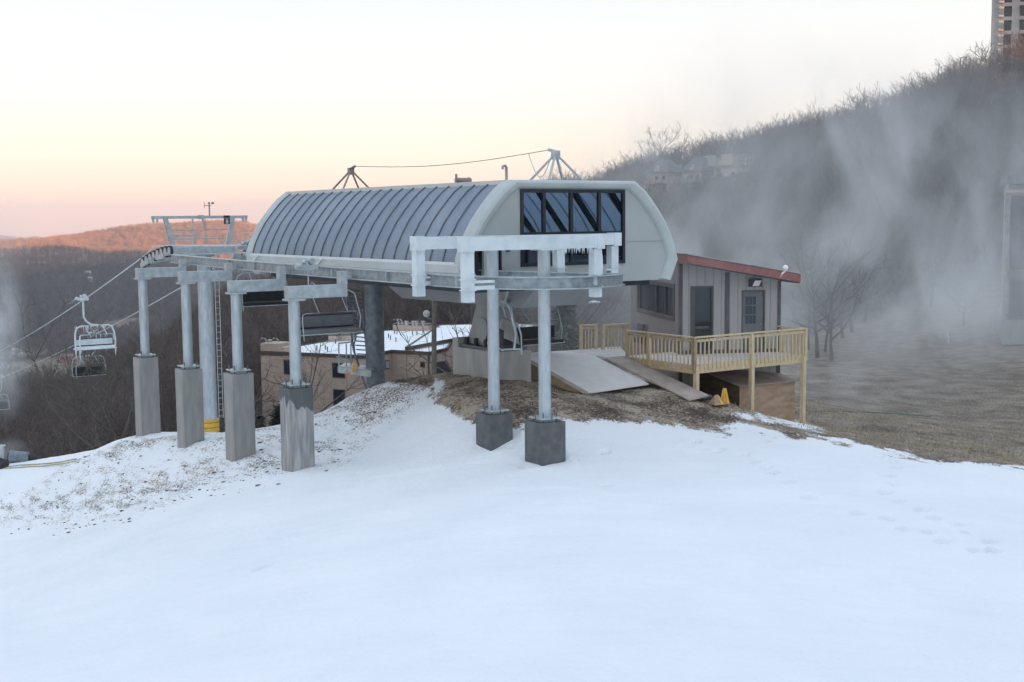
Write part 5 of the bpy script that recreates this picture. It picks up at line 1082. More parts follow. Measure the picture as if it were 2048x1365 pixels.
# evergreens
def conifer(seed, H=7, R0=1.6, n=1500):
    r_ = random.Random(seed); q = MB(); t = MB(); t.tube([(0,0,-.5),(0,0,H*.95)],[.12,.02],6)
    for i in range(n):
        h = r_.random()**.8; z = H*(.06+.92*h); R_m = R0*(1-h)**.85*(.65+.5*r_.random()); a = r_.random()*6.283
        rr = R_m*(.35+.65*r_.random()); c = np.array((math.cos(a)*rr, math.sin(a)*rr, z-.25*rr)); d = np.array((math.cos(a),math.sin(a),-.25+.3*r_.gauss(0,1))); s = np.array((-math.sin(a),math.cos(a),.2*r_.gauss(0,1)))
        L = .22+.25*r_.random(); w_ = .06+.05*r_.random(); q.add([c-s*w_, c+s*w_, c+d*L+s*w_*.4, c+d*L-s*w_*.4],[(0,1,2,3)])
    return t, q
def conifer_thing(label, group, seed, **kw):
    o = thing('evergreen_tree', label, 'tree', (0,0,0), group=group); t, c = conifer(seed, **kw); t.build('trunk', M['bark'], o, local=True); c.build('crown', M['evergreen'], o, local=True); kids(o); return o
e1 = conifer_thing('dark shaggy evergreen at the right end of the snowy flat roof', None, 5, H=8.5, R0=2.2, n=2600); stand(e1,(1128-1024)/F*66,66); e1.scale = ((at(1128,560,66)[2]-e1.location.z)/8.2,)*3
e2 = conifer_thing('small dark evergreen left of the brick building corner', None, 6, H=3.2, R0=1.1, n=700); stand(e2,(512-1024)/F*100,100); e2.scale = ((at(512,835,100)[2]-e2.location.z)/3.0*1.0,)*3
copy_tree(e2, (*[float(v) for v in ((555-1024)/F*96, 96)], gz((555-1024)/F*96,96)), 1, max(.6,(at(555,815,96)[2]-gz((555-1024)/F*96,96))/3.0), label='low dark evergreen against the brick wall behind the wet-topped pier')
# ---- forests that read as one mass
src_near = []; src_far = []
for i, p_ in enumerate(protos):
    V = []; me_parts = []
    t, c = tree_mesh(200+i, H=11.5, spread=[.42,.5,.36,.55,.46][i], n1=11, n2=5, n3=4, n4=1, tr=.024); c.v = t.v + c.v; n0 = len(t.v); c.f = t.f + [tuple(a+n0 for a in f) for f in c.f]; c.mi = [1]*len(t.f)+c.mi
    me = bpy.data.meshes.new('forest_tree'); me.from_pydata(c.v, [], c.f); me.materials.append(M['twig']); me.materials.append(M['bark']); me.polygons.foreach_set('material_index', c.mi); me.polygons.foreach_set('use_smooth',[True]*len(me.polygons)); me.update(); src_near.append(bpy.data.objects.new('forest_tree', me))
    t, c = tree_mesh(300+i, H=13, spread=[.30,.36,.26,.4,.33][i], n1=9, n2=4, n3=3, n4=0, tr=.07, far=True); c.v = t.v + c.v; n0 = len(t.v); c.f = t.f + [tuple(a+n0 for a in f) for f in c.f]
    me = bpy.data.meshes.new('distant_tree'); me.from_pydata(c.v, [], c.f); me.materials.append(M['twig_far']); me.polygons.foreach_set('use_smooth',[True]*len(me.polygons)); me.update(); src_far.append(bpy.data.objects.new('distant_tree', me))
def forest(name, pts, scs, srcs):
    me = bpy.data.meshes.new(name); me.from_pydata([tuple(map(float,p)) for p in pts], [], []); a = me.attributes.new('sc','FLOAT','POINT'); a.data.foreach_set('value', np.asarray(scs,np.float32))
    o = bpy.data.objects.new(name, me); COL.objects.link(o); tag(o, kind='stuff')
    ng = bpy.data.node_groups.new(name, 'GeometryNodeTree'); ng.interface.new_socket('Geometry', in_out='INPUT', socket_type='NodeSocketGeometry'); ng.interface.new_socket('Geometry', in_out='OUTPUT', socket_type='NodeSocketGeometry')
    N = ng.nodes; gi = N.new('NodeGroupInput'); go = N.new('NodeGroupOutput'); jn = N.new('GeometryNodeJoinGeometry')
    for s in srcs[::-1]:
        oi = N.new('GeometryNodeObjectInfo'); oi.inputs['Object'].default_value = s; oi.inputs['As Instance'].default_value = True; ng.links.new(oi.outputs['Geometry'], jn.inputs[0])
    ip = N.new('GeometryNodeInstanceOnPoints'); ip.inputs['Pick Instance'].default_value = True; ng.links.new(gi.outputs[0], ip.inputs['Points']); ng.links.new(jn.outputs[0], ip.inputs['Instance'])
    ri = N.new('FunctionNodeRandomValue'); ri.data_type = 'INT'; ri.inputs[4].default_value = 0; ri.inputs[5].default_value = len(srcs)-1; ng.links.new(ri.outputs[2], ip.inputs['Instance Index'])
    rr = N.new('FunctionNodeRandomValue'); rr.data_type = 'FLOAT_VECTOR'; rr.inputs[0].default_value = (-.06,-.06,0); rr.inputs[1].default_value = (.06,.06,6.283); rr.inputs['Seed'].default_value = 3; ng.links.new(rr.outputs[0], ip.inputs['Rotation'])
    na = N.new('GeometryNodeInputNamedAttribute'); na.data_type = 'FLOAT'; na.inputs[0].default_value = 'sc'; ng.links.new(na.outputs[0], ip.inputs['Scale'])
    ng.links.new(ip.outputs[0], go.inputs[0]); md = o.modifiers.new('forest', 'NODES'); md.node_group = ng
    return o
def scatter(n, px0, px1, d0, d1, ok=None, clump=0):
    u = rng.random(n); d = np.sqrt(d0*d0 + u*(d1*d1-d0*d0)); px = rng.uniform(px0, px1, n); X = (px-1024)/F*d; Y = d
    m_ = np.ones(n, bool)
    if clump: m_ &= (fbm(X/clump, Y/clump, 31, 3) + rng.random(n)*.9) > .0
    if ok is not None: m_ &= ok(px, d, X, Y)
    X, Y = X[m_], Y[m_]; Zg = hz(X, Y); return np.stack([X,Y,Zg],-1)
def notbuild(px, d, X, Y):   # keep the brick building's plot and the clearing round it free
    return ~((px > 470) & (px < 1150) & (d < 158)) & ~((px < 530) & (d < 100)) & ~((px > 440) & (d < 150))
P1 = scatter(6200, -420, 1150, 86, 620, notbuild)
forest('near_forest', P1, rng.uniform(.7,1.15,len(P1)), src_near)
gras = lambda X, Y: sum(np.exp(-((((X-cx)/sx)**2+((Y-cy)/sy)**2)*1.1)**2) for cx,cy,sx,sy in [(-.345*1060,1060,75,95),(-.395*1100,1120,45,60),(-.32*1500,1500,40,90),(-.40*1250,1250,40,50)])
P2 = scatter(21000, -450, 900, 620, 2480, lambda px,d,X,Y: gras(X,Y) < .35)
forest('valley_forest', P2, rng.uniform(.7,1.25,len(P2)), src_far)
P3 = scatter(16000, -450, 800, 2480, 3080)
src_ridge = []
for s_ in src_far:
    me = s_.data.copy(); me.materials.clear(); me.materials.append(M['twig_sun_tinted']); src_ridge.append(bpy.data.objects.new('ridge_tree', me))
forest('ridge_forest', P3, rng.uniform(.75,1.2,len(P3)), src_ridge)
edge_px = lambda px: np.interp(px, [1100,1300,1500,1600,1700,1800,1900,2048,2200],[125,150,120,118,128,140,140,138,130])
def hillok(px, d, X, Y):
    return (d > edge_px(px)) & ~((px > 1270) & (px < 1515) & (d > 245) & (d < 352)) & ~((px > 1975) & (d > 245)) & ~(px > 2110)  & ~((px > 1440) & (px < 1620) & (d > 222) & (d < 250))& ~((px > 1700) & (px < 1780) & (d > 236) & (d < 262))
P4 = scatter(4200, 1120, 2200, 115, 385, hillok)
P4 = P4[(P4[:,1] < np.interp(P4[:,0]/P4[:,1]*F+1024, [1120,1300,1500,1700,1900,2048,2200],[345,385,362,320,285,262,258]))]
forest('hill_forest', P4, rng.uniform(.6,1.1,len(P4))*np.interp(P4[:,1],[120,200,380],[.6,.8,.9]), src_near)

# ---- soil clods and dry grass
ic = [(0,0,1)]+[(.9*math.cos(a),.9*math.sin(a),.35) for a in np.linspace(0,6.28,6)[:-1]]+[(.9*math.cos(a+.6),.9*math.sin(a+.6),-.4) for a in np.linspace(0,6.28,6)[:-1]]+[(0,0,-1)]
icf = [(0,i,i%5+1) for i in range(1,6)]+[(i,i+5,i%5+1) for i in range(1,6)]+[(i+5,(i%5)+6,i%5+1) for i in range(1,6)]+[(11,i%5+6,i+5) for i in range(1,6)]
fi = np.argwhere((thin > .18) & front & (RR_n < 62)); pick = fi[rng.choice(len(fi), min(700,len(fi)), replace=False)]
q = MB()
for i, j in pick:
    s = .012+.04*rng.random()**3; c = np.array((NX[i,j],NY[i,j],NZ2[i,j]+s*.2)); rx = rng.random(3)*.6+.7; a = rng.random()*6
    q.add([c + s*np.array(((v[0]*math.cos(a)-v[1]*math.sin(a))*rx[0]*1.5,(v[0]*math.sin(a)+v[1]*math.cos(a))*rx[1],v[2]*rx[2]*.6))*(.8+.4*rng.random()) for v in ic], icf)
o = q.build('soil_clods', M['clod']); tag(o, kind='stuff')
q = MB()
def tufts(mask, n, h0, h1, nb=4):
    fi = np.argwhere(mask); pk = fi[rng.choice(len(fi), min(n,len(fi)), replace=False)]
    for i, j in pk:
        for b_ in range(nb):
            c = np.array((NX[i,j]+rng.normal(0,.10),NY[i,j]+rng.normal(0,.10),NZ2[i,j]-.02)); a = rng.random()*6.28; h = rng.uniform(h0,h1); l = h*rng.uniform(.5,1.6)
            d = np.array((math.cos(a),math.sin(a),0)); s = np.array((-d[1],d[0],0))*rng.uniform(.006,.012)
            q.add([c-s, c+s, c+d*l*.5+Z*h*.8+s*.7, c+d*l*.5+Z*h*.8-s*.7, c+d*l+Z*h*.75],[(0,1,2,3),(3,2,4)])
soil_core = (soil > .7) & (PX > 740) & (RR_n < 60) & front & (NY < 56)
tufts(soil_core & (nz1 > -.02), 2600, .02, .08); tufts(soil_core & (nz2 > .1), 700, .02, .07)
tufts((thin > .4) & front & (RR_n < 60), 450, .03, .08, 2)
tufts((field > .5) & (RR_n < 62), 1800, .05, .15)
o = q.build('dry_grass', M['straw']); tag(o, kind='stuff')

# ================================================================ BUILDINGS
def onwall(px, py, p, q_):
    r = ray(px,py); d = q_[:2]-p[:2]; nrm = np.array((d[1],-d[0])); return r*((p[:2]@nrm)/(r[:2]@nrm))
def wall_panel(mb, p, q_, pxa, pxb, ya, yb, out=.05, mi=0, inset=0):
    a, b_ = onwall(pxa,(ya+yb)/2,p,q_), onwall(pxb,(ya+yb)/2,p,q_); za, zb_ = onwall((pxa+pxb)/2,yb,p,q_)[2], onwall((pxa+pxb)/2,ya,p,q_)[2]
    d = (b_-a); d[2] = 0; d /= np.linalg.norm(d); n_ = np.array((d[1],-d[0],0)); n_ = n_ if n_@(-a) > 0 else -n_
    a = a+d*inset; b_ = b_-d*inset
    mb.hexa([(*a[:2],za+inset),(*b_[:2],za+inset),(*(b_+n_*out)[:2],za+inset),(*(a+n_*out)[:2],za+inset),(*a[:2],zb_-inset),(*b_[:2],zb_-inset),(*(b_+n_*out)[:2],zb_-inset),(*(a+n_*out)[:2],zb_-inset)], mi)
def window_on(parent, p, q_, pxa, pxb, ya, yb, mull=1, gm='win'):
    m_ = MB(); wall_panel(m_, p, q_, pxa, pxb, ya, yb, .06); w_ = m_.build('window', M['parapet'], parent)
    m_ = MB(); wall_panel(m_, p, q_, pxa, pxb, ya, yb, .075, 0, .10); m_.build('pane', M[gm], w_)
BL = thing('apartment_building', 'low tan brick apartment building with a wide snow-covered flat roof', 'building', (-16,120,-21))
zr = -12.5
L1, L2 = onz(568,705,zr), onz(731,712,zr); dL = (L2-L1)/np.linalg.norm(L2-L1)
rr_ = ray(521,700); nrm = np.array((dL[1],-dL[0])); P0 = rr_*((L1[:2]@nrm)/(rr_[:2]@nrm)); P0[2] = zr
main = [P0, L2, onz(783,701,zr), onz(858,705,zr), onz(893,697,zr), onz(912,672,zr), onz(872,655,zr), onz(735,664,zr), onz(672,680,zr), onz(555,700,zr)]
wing = [onz(812,695.5,zr+.35), onz(909,677.5,zr+.35), onz(1010,669,zr+.35), onz(1130,659.5,zr+.35), onz(1104,650,zr+.35), onz(1005,647.5,zr+.35), onz(880,650.5,zr+.35)]
for pl, nm in ((main,'wall'),(wing,'wing_wall')):
    m_ = MB(); m_.prism([(*p[:2],-24) for p in pl], Z*(pl[0][2]-.12+24)); m_.build(nm, M['brick'], BL)
    m_ = MB(); m_.prism([(*p[:2],p[2]-.12) for p in pl], Z*.10); m_.build('roof', M['snow_roof'], BL)
    m_ = MB(); n_ = len(pl)
    cc = sum(pl)/n_
    for i in range(n_): m_.beam(np.array((*pl[i][:2],pl[i][2]-.1)), np.array((*pl[(i+1)%n_][:2],pl[i][2]-.1)), .22, .30)
    m_.build('flashing', M['parapet'], BL)
window_on(BL, L1, L2, 568, 587, 720, 749); window_on(BL, L1, L2, 665, 690, 726, 756); window_on(BL, L1, L2, 667, 690, 779, 814); window_on(BL, L1, L2, 569, 588, 770, 800)
window_on(BL, main[1], main[2], 769, 778, 721, 739, gm='win_pale'); window_on(BL, main[2], main[3], 841, 850, 724, 735); window_on(BL, wing[0], wing[1], 885, 894, 696, 712, gm='win_pale')
m_ = MB(); a_ = onwall(857,712,main[2],main[3]); m_.tube([(a_[0],a_[1]-.1,-12.6),(a_[0],a_[1]-.1,-20)],.09,6); m_.build('downpipe', M['parapet'], BL)
def roofbox(px0, px1, ytop, ybase, zt, name='penthouse', depth=2.5, mat_='brick'):
    p, q_ = onz(px0,ybase,zr), onz(px1,ybase,zr); h = at((px0+px1)/2,ytop,float((p[1]+q_[1])/2))[2]-zr; d = (q_-p); n_ = np.array((-d[1],d[0],0))/np.linalg.norm(d)*depth
    m_ = MB(); m_.hexa([p,q_,q_+n_,p+n_]+[v+Z*h for v in (p,q_,q_+n_,p+n_)]); o = m_.build(name, M[mat_], BL)
    m_ = MB(); e_ = d/np.linalg.norm(d)*.1; m_.hexa([v+Z*h for v in (p-e_,q_+e_,q_+n_+e_,p+n_-e_)]+[v+Z*(h+.1) for v in (p-e_,q_+e_,q_+n_+e_,p+n_-e_)]); m_.build('cap', M['parapet'], o); return h
roofbox(786,820,650.5,662,0); roofbox(820,857,651.5,662,0); roofbox(672,703,671.5,682,0); roofbox(657,672,672,684,0)
# raised left corner block and curved vents
p, q_ = P0, L1; n_ = np.array((-dL[1],dL[0],0)); dd_ = L1-P0
m_ = MB(); 
for f_, hh_ in ((.74,.78),(1.0,.45)):
    f0 = 0 if f_ < 1 else .74
    a_, b_ = P0+dd_*f0, P0+dd_*f_; m_.hexa([a_-Z*.4,b_-Z*.4,b_+n_*2.2-Z*.4,a_+n_*2.2-Z*.4]+[v+Z*hh_ for v in (a_,b_,b_+n_*2.2,a_+n_*2.2)])
m_.build('corner_block', M['brick'], BL)
def vent(px, py, Y_, kind=0):
    c = at(px,py,Y_); m_ = MB()
    if kind == 0: m_.tube([c,c+Z*.45],.06,6)
    elif kind == 1: m_.tube([c,c+Z*.35,c+Z*.55-np.array((.15,0,0)),c+Z*.62-np.array((.4,0,0)),c+Z*.5-np.array((.5,0,0))],.07,6)
    else: m_.tube([c,c+Z*.35],.16,8); m_.tube([c+Z*.3,c+Z*.45],.22,8)
    m_.build('vent', M['grey_trim'] if kind == 0 else M['galv_light'], BL)
for px, py in [(634,701),(651,700),(655,703),(703,692),(671,688),(789,668),(794,668),(825,671),(834,671),(777,676),(781,680),(792,684),(878,662),(905,664),(846,668)]: vent(px,py,float(onz(px,py,zr)[1]))
for px, py in [(533,689),(557,689),(797,650),(804,650)]: vent(px,py,float(onz(px,701,zr)[1]) if px < 600 else 131,1)
for px, py in [(540,689),(813,651),(827,651),(833,651),(846,651)]: vent(px,py,float(onz(px,701,zr)[1]) if px < 600 else 131,2)
# dark lean-to by the pole
m_ = MB(); c = at(886,742,70); m_.hexa([c+np.array(v) for v in ((-.45,0,-.3),(.6,0,-.3),(.6,1,-.3),(-.45,1,-.3),(-.35,0,.5),(.1,0,.55),(.1,1,.55),(-.35,1,.5))]); sh = m_.build('shed', M['black']); tag(sh, 'dark tarpaulin-covered lean-to beside the pole with the globe lamp', 'shed')
# pole with globe lamp
Yp = 58; c = at(868,742,Yp); PL = thing('lamp_pole', 'rough pale wooden pole with a globe lamp on its arm, behind the mound', 'lamp pole', c)
MB().tube([c-Z*1.5,at(868,690,Yp),at(868.5,600,Yp)],[.13,.12,.10],8).build('pole', M['pale_bark'], PL)
MB().tube([at(868,636,Yp),at(860,640,Yp),at(853,634,Yp)],.035,6).build('arm', M['bolt'], PL)
MB().sphere(at(853,628,Yp),.17,14,9).build('globe', M['galv_light'], PL, smooth=True)

# condos on the misty hill
def block(parent, px0, px1, ytop, ybot, Yd, rot=0, yroof=None, wallm='condo_wall', rows=2, cols=2, dep=9, over=.5, lit=False):
    a, b_ = at(px0,ytop,Yd), at(px1,ytop,Yd*(1-rot)); zt = a[2]; zb_ = at(px0,ybot,Yd)[2]-4; b_[2] = zt
    d = (b_-a); L = np.linalg.norm(d); d /= L; n_ = np.array((-d[1],d[0],0))
    m_ = MB(); m_.hexa([(*v[:2],zb_) for v in (a,b_,b_+n_*dep,a+n_*dep)]+[(*v[:2],zt) for v in (a,b_,b_+n_*dep,a+n_*dep)]); wl_ = m_.build('wall', M[wallm], parent)
    if yroof:
        h = at(px0,yroof,Yd)[2]-zt; e = over; P_ = [a-d*e-n_*e, b_+d*e-n_*e, b_+d*e+n_*(dep+e), a-d*e+n_*(dep+e)]; t = [a+d*L*.3+n_*dep*.4, b_-d*L*.3+n_*dep*.4, b_-d*L*.3+n_*dep*.6, a+d*L*.3+n_*dep*.6]
        m_ = MB(); m_.hexa([v-Z*.05 for v in P_]+[v+Z*h for v in t]); rf_ = m_.build('roof', M['condo_roof'], parent)
        m_ = MB(); c_ = a+d*L*.5-n_*.1; m_.prism([c_-d*1.0, c_+d*1.0, c_+Z*1.8], n_*3); m_.build('dormer', M[wallm], rf_)
        m_ = MB(); m_.obox(c_-n_*.03+Z*.55, d*.3, n_*.02, Z*.4); m_.build('dormer_window', M['win_pale'], rf_)
    hgt = zt-(zb_+4)
    for r_ in range(rows):
        for c_ in range(cols):
            cx = a + d*L*(c_+.5)/cols; z = zt-1.6-r_*2.9
            m_ = MB(); m_.obox(np.array((*cx[:2],z))-n_*.02, d*.55, n_*.04, Z*.75); w_ = m_.build('window', M['condo_wall_warm'], parent)
            m_ = MB(); m_.obox(np.array((*cx[:2],z))-n_*.05, d*.42, n_*.03, Z*.62); m_.build('pane', M['win_pale' if (c_*3+r_) % 4 == 0 else 'win'], w_)
    m_ = MB(); m_.obox((a+b_)/2-n_*.6+Z*(-2.9), d*L*.48, n_*.6, Z*.08); m_.obox((a+b_)/2-n_*1.15+Z*(-2.4), d*L*.48, n_*.03, Z*.45); m_.build('balcony', M[wallm], parent)
Cn = thing('condo_building', 'tan multi-gabled condo building on the misty hill just right of the terminal roof', 'building', (40,335,2))
block(Cn,1292,1335,346,405,334,.012,320,'condo_wall_warm',3,3); block(Cn,1337,1364,330,400,338,0,None,'condo_wall',2,1,8); block(Cn,1364,1402,343,395,334,.01,314,'condo_wall',2,3)
block(Cn,1404,1414,318,385,340,0,None,'condo_wall',1,1,8); block(Cn,1414,1432,311,385,336,0,None,'condo_wall_warm',2,1,7); block(Cn,1443,1465,309,370,336,.006,None,'condo_wall_warm',1,1,7); block(Cn,1434,1443,316,385,341,0,None,'condo_wall',1,1,7); block(Cn,1444,1504,338,372,330,.008,None,'condo_wall_warm',1,4,9)
C2 = thing('condo_building', 'lower condo building showing faintly through the thick mist behind the hut', 'building', (48,236,-5))
block(C2,1470,1535,455,530,236,.01,425,'condo_wall',3,4,9); block(C2,1537,1600,470,535,240,.01,438,'condo_wall',3,4,9)
C3 = thing('condo_building', 'pale flat-topped block deep in the mist right of the hut roof', 'building', (72,250,2))
block(C3,1716,1757,412,470,250,.006,None,'condo_wall_warm',2,2,7); 
m_ = MB(); a_, b_ = at(1714,411,249.5), at(1758,411,248); m_.beam(a_,b_,.5,.3); m_.build('coping', M['house_white'], C3)

# tower block top right
a = at(1986,100,272.0); TB = thing('tower_block', 'tall grey concrete apartment tower with glowing window reveals at top right', 'building', (a[0],a[1],30))
d = np.array((.945,-.327,0)); n_ = np.array((-.327,-.945,0)); base = np.array((a[0],a[1],0.0)); ST = 2.93
z0_ = at(1997,83,272)[2]
def tpt(s, o_, z): return base + d*s + n_*o_ + Z*z
m_ = MB(); wins = []
bays = [(1.05,3.55),(5.0,7.0)]
zs_ = [z0_+ST*k for k in range(-3,14)]
def tb(q, s0, s1, o0, o1, za, zb_, mi=0): q.hexa([tpt(s0,o0,za),tpt(s1,o0,za),tpt(s1,o1,za),tpt(s0,o1,za),tpt(s0,o0,zb_),tpt(s1,o0,zb_),tpt(s1,o1,zb_),tpt(s0,o1,zb_)], mi)
ztop = zs_[-1]+ST; zbot = 26
tb(m_,0,24,-18,-.55,zbot,ztop)
for s0, s1 in ((0,1.0),(3.55,5.0),(7.0,8.0)): tb(m_,s0,s1,-.55,0,zbot,ztop)
for z in zs_:
    for s0, s1 in ((1.0,3.55),(5.0,7.0)): tb(m_,s0,s1,-.55,-.003,z-1.62,z-.85)
m_.build('wall', M['tower_wall'], TB)
for z in zs_:
    for s0, s1 in bays:
        q = MB(); tb(q,s0+1.0 if s0 < 2 else s0+.25,s1,-.5,-.42,z-.82,z+1.25); w_ = q.build('window', M['frame_dark'], TB)
        q = MB(); x0 = s0+1.08 if s0 < 2 else s0+.33
        tb(q,x0,(x0+s1)/2-.06,-.42,-.40,z-.72,z+1.15); tb(q,(x0+s1)/2+.04,s1-.08,-.42,-.40,z-.72,z+1.15); q.build('pane', M['win'], w_)
    q = MB(); q.hexa([tpt(.95,-.5,z-.85),tpt(.95,.5,z-.85),tpt(2.0,.03,z-.85),tpt(2.0,-.5,z-.85),tpt(.95,-.5,z+1.3),tpt(.95,.5,z+1.3),tpt(2.0,.03,z+1.3),tpt(2.0,-.5,z+1.3)]); q.build('reveal', M['tower_wall'], TB)
    q = MB(); q.hexa([tpt(8,-.55,z-1.75),tpt(8,2.6,z-1.75),tpt(15,.8,z-1.75),tpt(15,-.55,z-1.75),tpt(8,-.55,z-1.5),tpt(8,2.6,z-1.5),tpt(15,.8,z-1.5),tpt(15,-.55,z-1.5)]); q.hexa([tpt(8,2.5,z-1.5),tpt(8,2.6,z-1.5),tpt(15,.8,z-1.5),tpt(15,.7,z-1.5),tpt(8,2.5,z-.45),tpt(8,2.6,z-.45),tpt(15,.8,z-.45),tpt(15,.7,z-.45)]); tb(q,14.9,15,-.55,.69,z-1.5,z-.5); q.build('balcony', M['tower_balcony'], TB)
    q = MB(); tb(q,8.2,12,-.56,-.5,z-1.5,z+.7); q.build('balcony_door', M['win'], TB)

# building at the right edge
Yb = 88; RB = thing('lodge_building', 'stone-pillared building with dark recessed storeys cut off by the right edge', 'building', at(2030,655,Yb))
def rb(px0, px1, y0, y1, Y0, Y1, name, mt):
    a_, b_ = at(px0,y1,Y0), at(px1,y1,Y0); zt = at(px0,y0,Y0)[2]; zb_ = at(px0,y1,Y0)[2]; dy = Y1-Y0
    m_ = MB(); m_.hexa([(a_[0],Y0,zb_),(b_[0],Y0,zb_),(b_[0]+dy*.35,Y1,zb_),(a_[0]+dy*.35,Y1,zb_),(a_[0],Y0,zt),(b_[0],Y0,zt),(b_[0]+dy*.35,Y1,zt),(a_[0]+dy*.35,Y1,zt)]); return m_.build(name, M[mt], RB)
rb(2004,2013.5,364,652,Yb,Yb+1.0,'pillar','stone'); rb(2013.5,2240,372,652,Yb+1.3,Yb+12,'wall','condo_wall'); rb(2004,2240,640,690,Yb-.02,Yb+12,'plinth','concrete')
rb(2013.5,2240,380,386,Yb-.3,Yb+1.3,'balcony','condo_wall_warm'); rb(2013.5,2240,364,368,Yb-.3,Yb-.2,'balcony_rail','grey_trim'); rb(2013.5,2240,545,557,Yb-.1,Yb+1.3,'beam','grey_trim'); rb(2013.5,2240,632,640,Yb-.1,Yb+1.3,'sill_beam','grey_trim')
for px in (2018,2060,2110): 
    w_ = rb(px,px+34,392,540,Yb+1.24,Yb+1.32,'window','frame_dark'); rb(px+2,px+32,395,537,Yb+1.18,Yb+1.24,'pane','win').parent = w_
    w_ = rb(px,px+34,562,628,Yb+1.24,Yb+1.32,'window','frame_dark'); rb(px+2,px+32,565,625,Yb+1.18,Yb+1.24,'pane','win').parent = w_
rb(2014,2240,352,364,Yb-.2,Yb+12,'roof','condo_roof')
c = at(1921,152,276); SL = thing('street_light', 'thin street light on the wooded ridge left of the tower', 'street light', (c[0],c[1],gz(c[0],c[1])))
t_ = at(1921,116,276); MB().tube([(c[0],c[1],gz(c[0],c[1])-.5),t_],.11,6).build('pole', M['bolt'], SL); q = MB(); q.tube([t_,t_+np.array((.7,0,.12))],.08,5); q.obox(t_+np.array((.85,0,.1)),np.array((.35,0,0)),np.array((0,.14,0)),Z*.07); q.build('lamp_head', M['galv_light'], SL)
# valley houses
def gp(px, py, d0=30, d1=75):
    r = ray(px,py); t = np.exp(np.linspace(math.log(d0),math.log(d1),3000))/r[1]; P_ = r[None]*t[:,None]; z = hz(P_[:,0],P_[:,1]); h_ = P_[:,2] < z
    k = np.argmax(h_) if h_.any() else np.argmin(P_[:,2]-z); P_ = P_[k].copy(); P_[2] = z[k]; return P_
def house(px, py, wpx, hpx, Yd, label, wallm='house_white', roofm='house_roof', group='houses scattered in the valley'):
    c = gp(px,py+hpx*.4,Yd*.72,Yd*1.4); Yd = float(c[1]); c = c+Z*2.5; w_ = wpx/F*Yd; h = hpx/F*Yd*1.2; H_ = thing('house', label, 'house', (c[0],c[1],c[2]), rt_r.uniform(-.4,.4), group)
    zb_ = -5
    q = MB(); q.box(-w_/2,w_/2,0,w_*.5,min(zb_,-1),h*.55); q.build('wall', M[wallm], H_, local=True)
    q = MB(); q.prism([(-w_/2-.4,-.4,h*.55),(-w_/2-.4,w_*.5+.4,h*.55),(-w_/2-.4,w_*.25,h)], (w_+.8,0,0)); q.build('roof', M[roofm], H_, local=True)
    for f in (-.28,.05,.3):
        q = MB(); q.box(w_*f-w_*.05,w_*f+w_*.05,-.06,0,h*.12,h*.42); q.build('window', M['win'], H_, local=True)
for a_ in [(174,551,12,7,1750,'long pale house high on the shaded valley side','house_white','house_white'),(180,562,8,6,1720,'small pale house just below the long pale one on the valley side','house_white','house_white'),(141,607,18,6,1480,'low pale-roofed house mid-slope left of the frosted chair grip','house_white','house_white'),
  (33,707,17,8,1120,'white house by the green valley field at far left','house_white','house_white'),(28,718,10,5,1060,'grey-roofed shed just below the white house by the field','house_red','house_roof'),(133,722,24,10,930,'reddish house cluster main block beyond the valley field','house_red','house_red'),(147,727,10,8,925,'small reddish gabled house right of the reddish main block','house_red','house_roof'),(6,735,16,7,1000,'grey house at the left edge of the valley floor','house_white','house_roof'),(96,662,8,8,1250,'tall narrow pale house above the valley field','house_white','house_roof')]: house(*a_)
for px, lb in ((33,'white house standing leftmost on the far left ridge top'),(50,'white house on the ridge top, between two others'),(73,'grey-roofed white house on the ridge top'),(83,'smallest white house, at the right end of the ridge-top row')):
    Yd = 2560; x = (px-1024)/F*Yd; H_ = house(px, 0, 11, 9, Yd, lb, group='houses on the far left ridge top') if False else None
    c = np.array((x,Yd,gz(x,Yd))); pp = project(*c); house(px, pp[1]-3-3, 8 if px != 83 else 6, 6, Yd-30, lb, 'house_white','house_roof','houses on the far left ridge top')
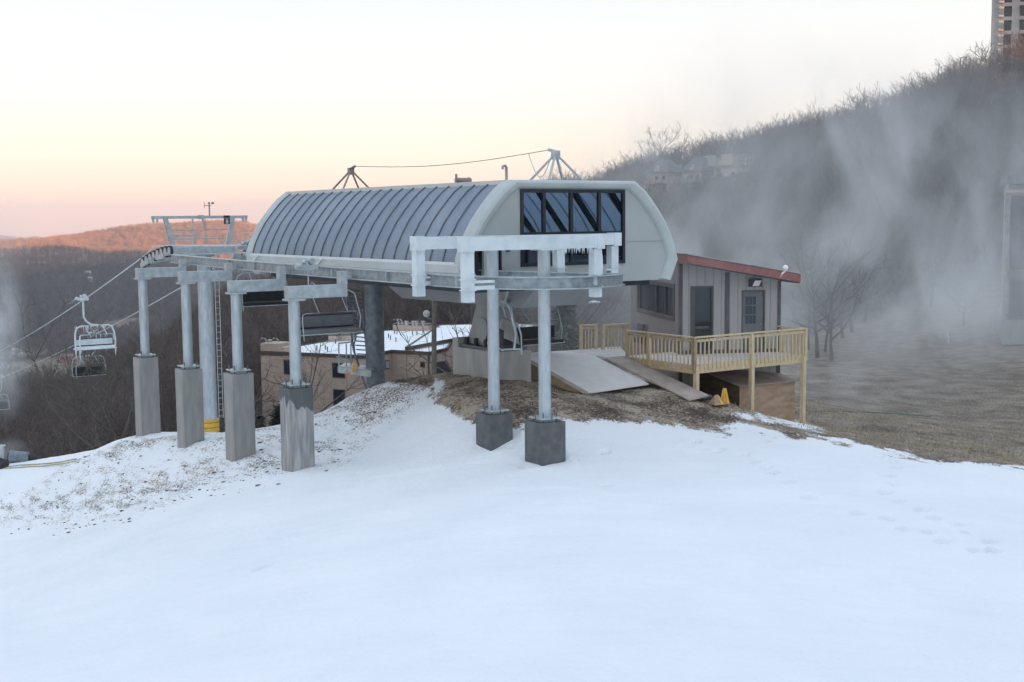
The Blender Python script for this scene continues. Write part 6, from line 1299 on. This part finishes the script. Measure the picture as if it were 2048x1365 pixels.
# snow gun, barrel and hoses at the lower left
c = gp(6,936); SG = thing('snow_gun', 'pale green snow gun with black nozzle cut off by the left edge', 'snow gun', c)
q = MB(); q.tube([c+np.array((-.15,0,-.1)),c+np.array((-.1,0,.55)),c+np.array((-.02,0,.85)),c+np.array((.0,0,1.05))],[.2,.16,.12,.10],10); q.tube([c+np.array((-.02,-.05,1.0)),c+np.array((.18,-.1,1.05))],.05,8); q.build('stand', M['galv'], SG, smooth=True)
q = MB(); q.tube([c+np.array((-.25,-.1,.28)),c+np.array((.22,-.25,.16))],[.24,.26],14); q.build('nozzle', M['black'], SG, smooth=True)
c = gp(42,925); SB2 = thing('snow_gun_barrel', 'dark grey fan barrel lying on the snow beside the snow gun', 'barrel', c)
q = MB(); q.tube([c+np.array((-.5,0,.26)),c+np.array((.35,.1,.2))],[.30,.26],16); q.build('barrel', M['dark_steel'], SB2, smooth=True)
q = MB(); q.tube([c+np.array((-.53,0,.262)),c+np.array((-.46,0,.26))],.245,16); q.tube([c+np.array((.3,.1,.2)),c+np.array((.75,.15,.16))],[.15,.10],12); split_build(q,'collar', M['black'], SB2, smooth=True)
for k_, (pts, lb) in enumerate([([(8,937),(40,932),(80,930),(120,926),(152,920)],'straw-coloured fire hose, upper of two, leading right from the snow gun'),([(10,939),(45,936),(85,934),(120,930),(148,925)],'straw-coloured fire hose, lower of two, leading right from the snow gun')]):
    q = MB(); q.tube([gp(*p)+Z*.03 for p in pts], .03, 6); tag(q.build('fire_hose', M['hose'], None, smooth=True), lb, 'hose', 'fire hoses on the left snow bench')
q = MB(); q.tube([np.array((x,y,gz(x,y)+.02)) for x, y in [tuple(gp(px,py)[:2]) for px, py in [(1615,823),(1660,824),(1720,825),(1790,828),(1860,834)]]], .022, 5); tag(q.build('water_hose', M['green_hose'], None, smooth=True), 'thin green hose lying across the brown field right of the deck', 'hose')
# slope marker poles
c = gp(1898,686,40,200); q = MB(); q.tube([c-Z*.3, at(1895,662,float(c[1]))],.04,6); tag(q.build('marker_pole', M['white_paint']), 'thin white pole on the misty bank at right', 'pole')
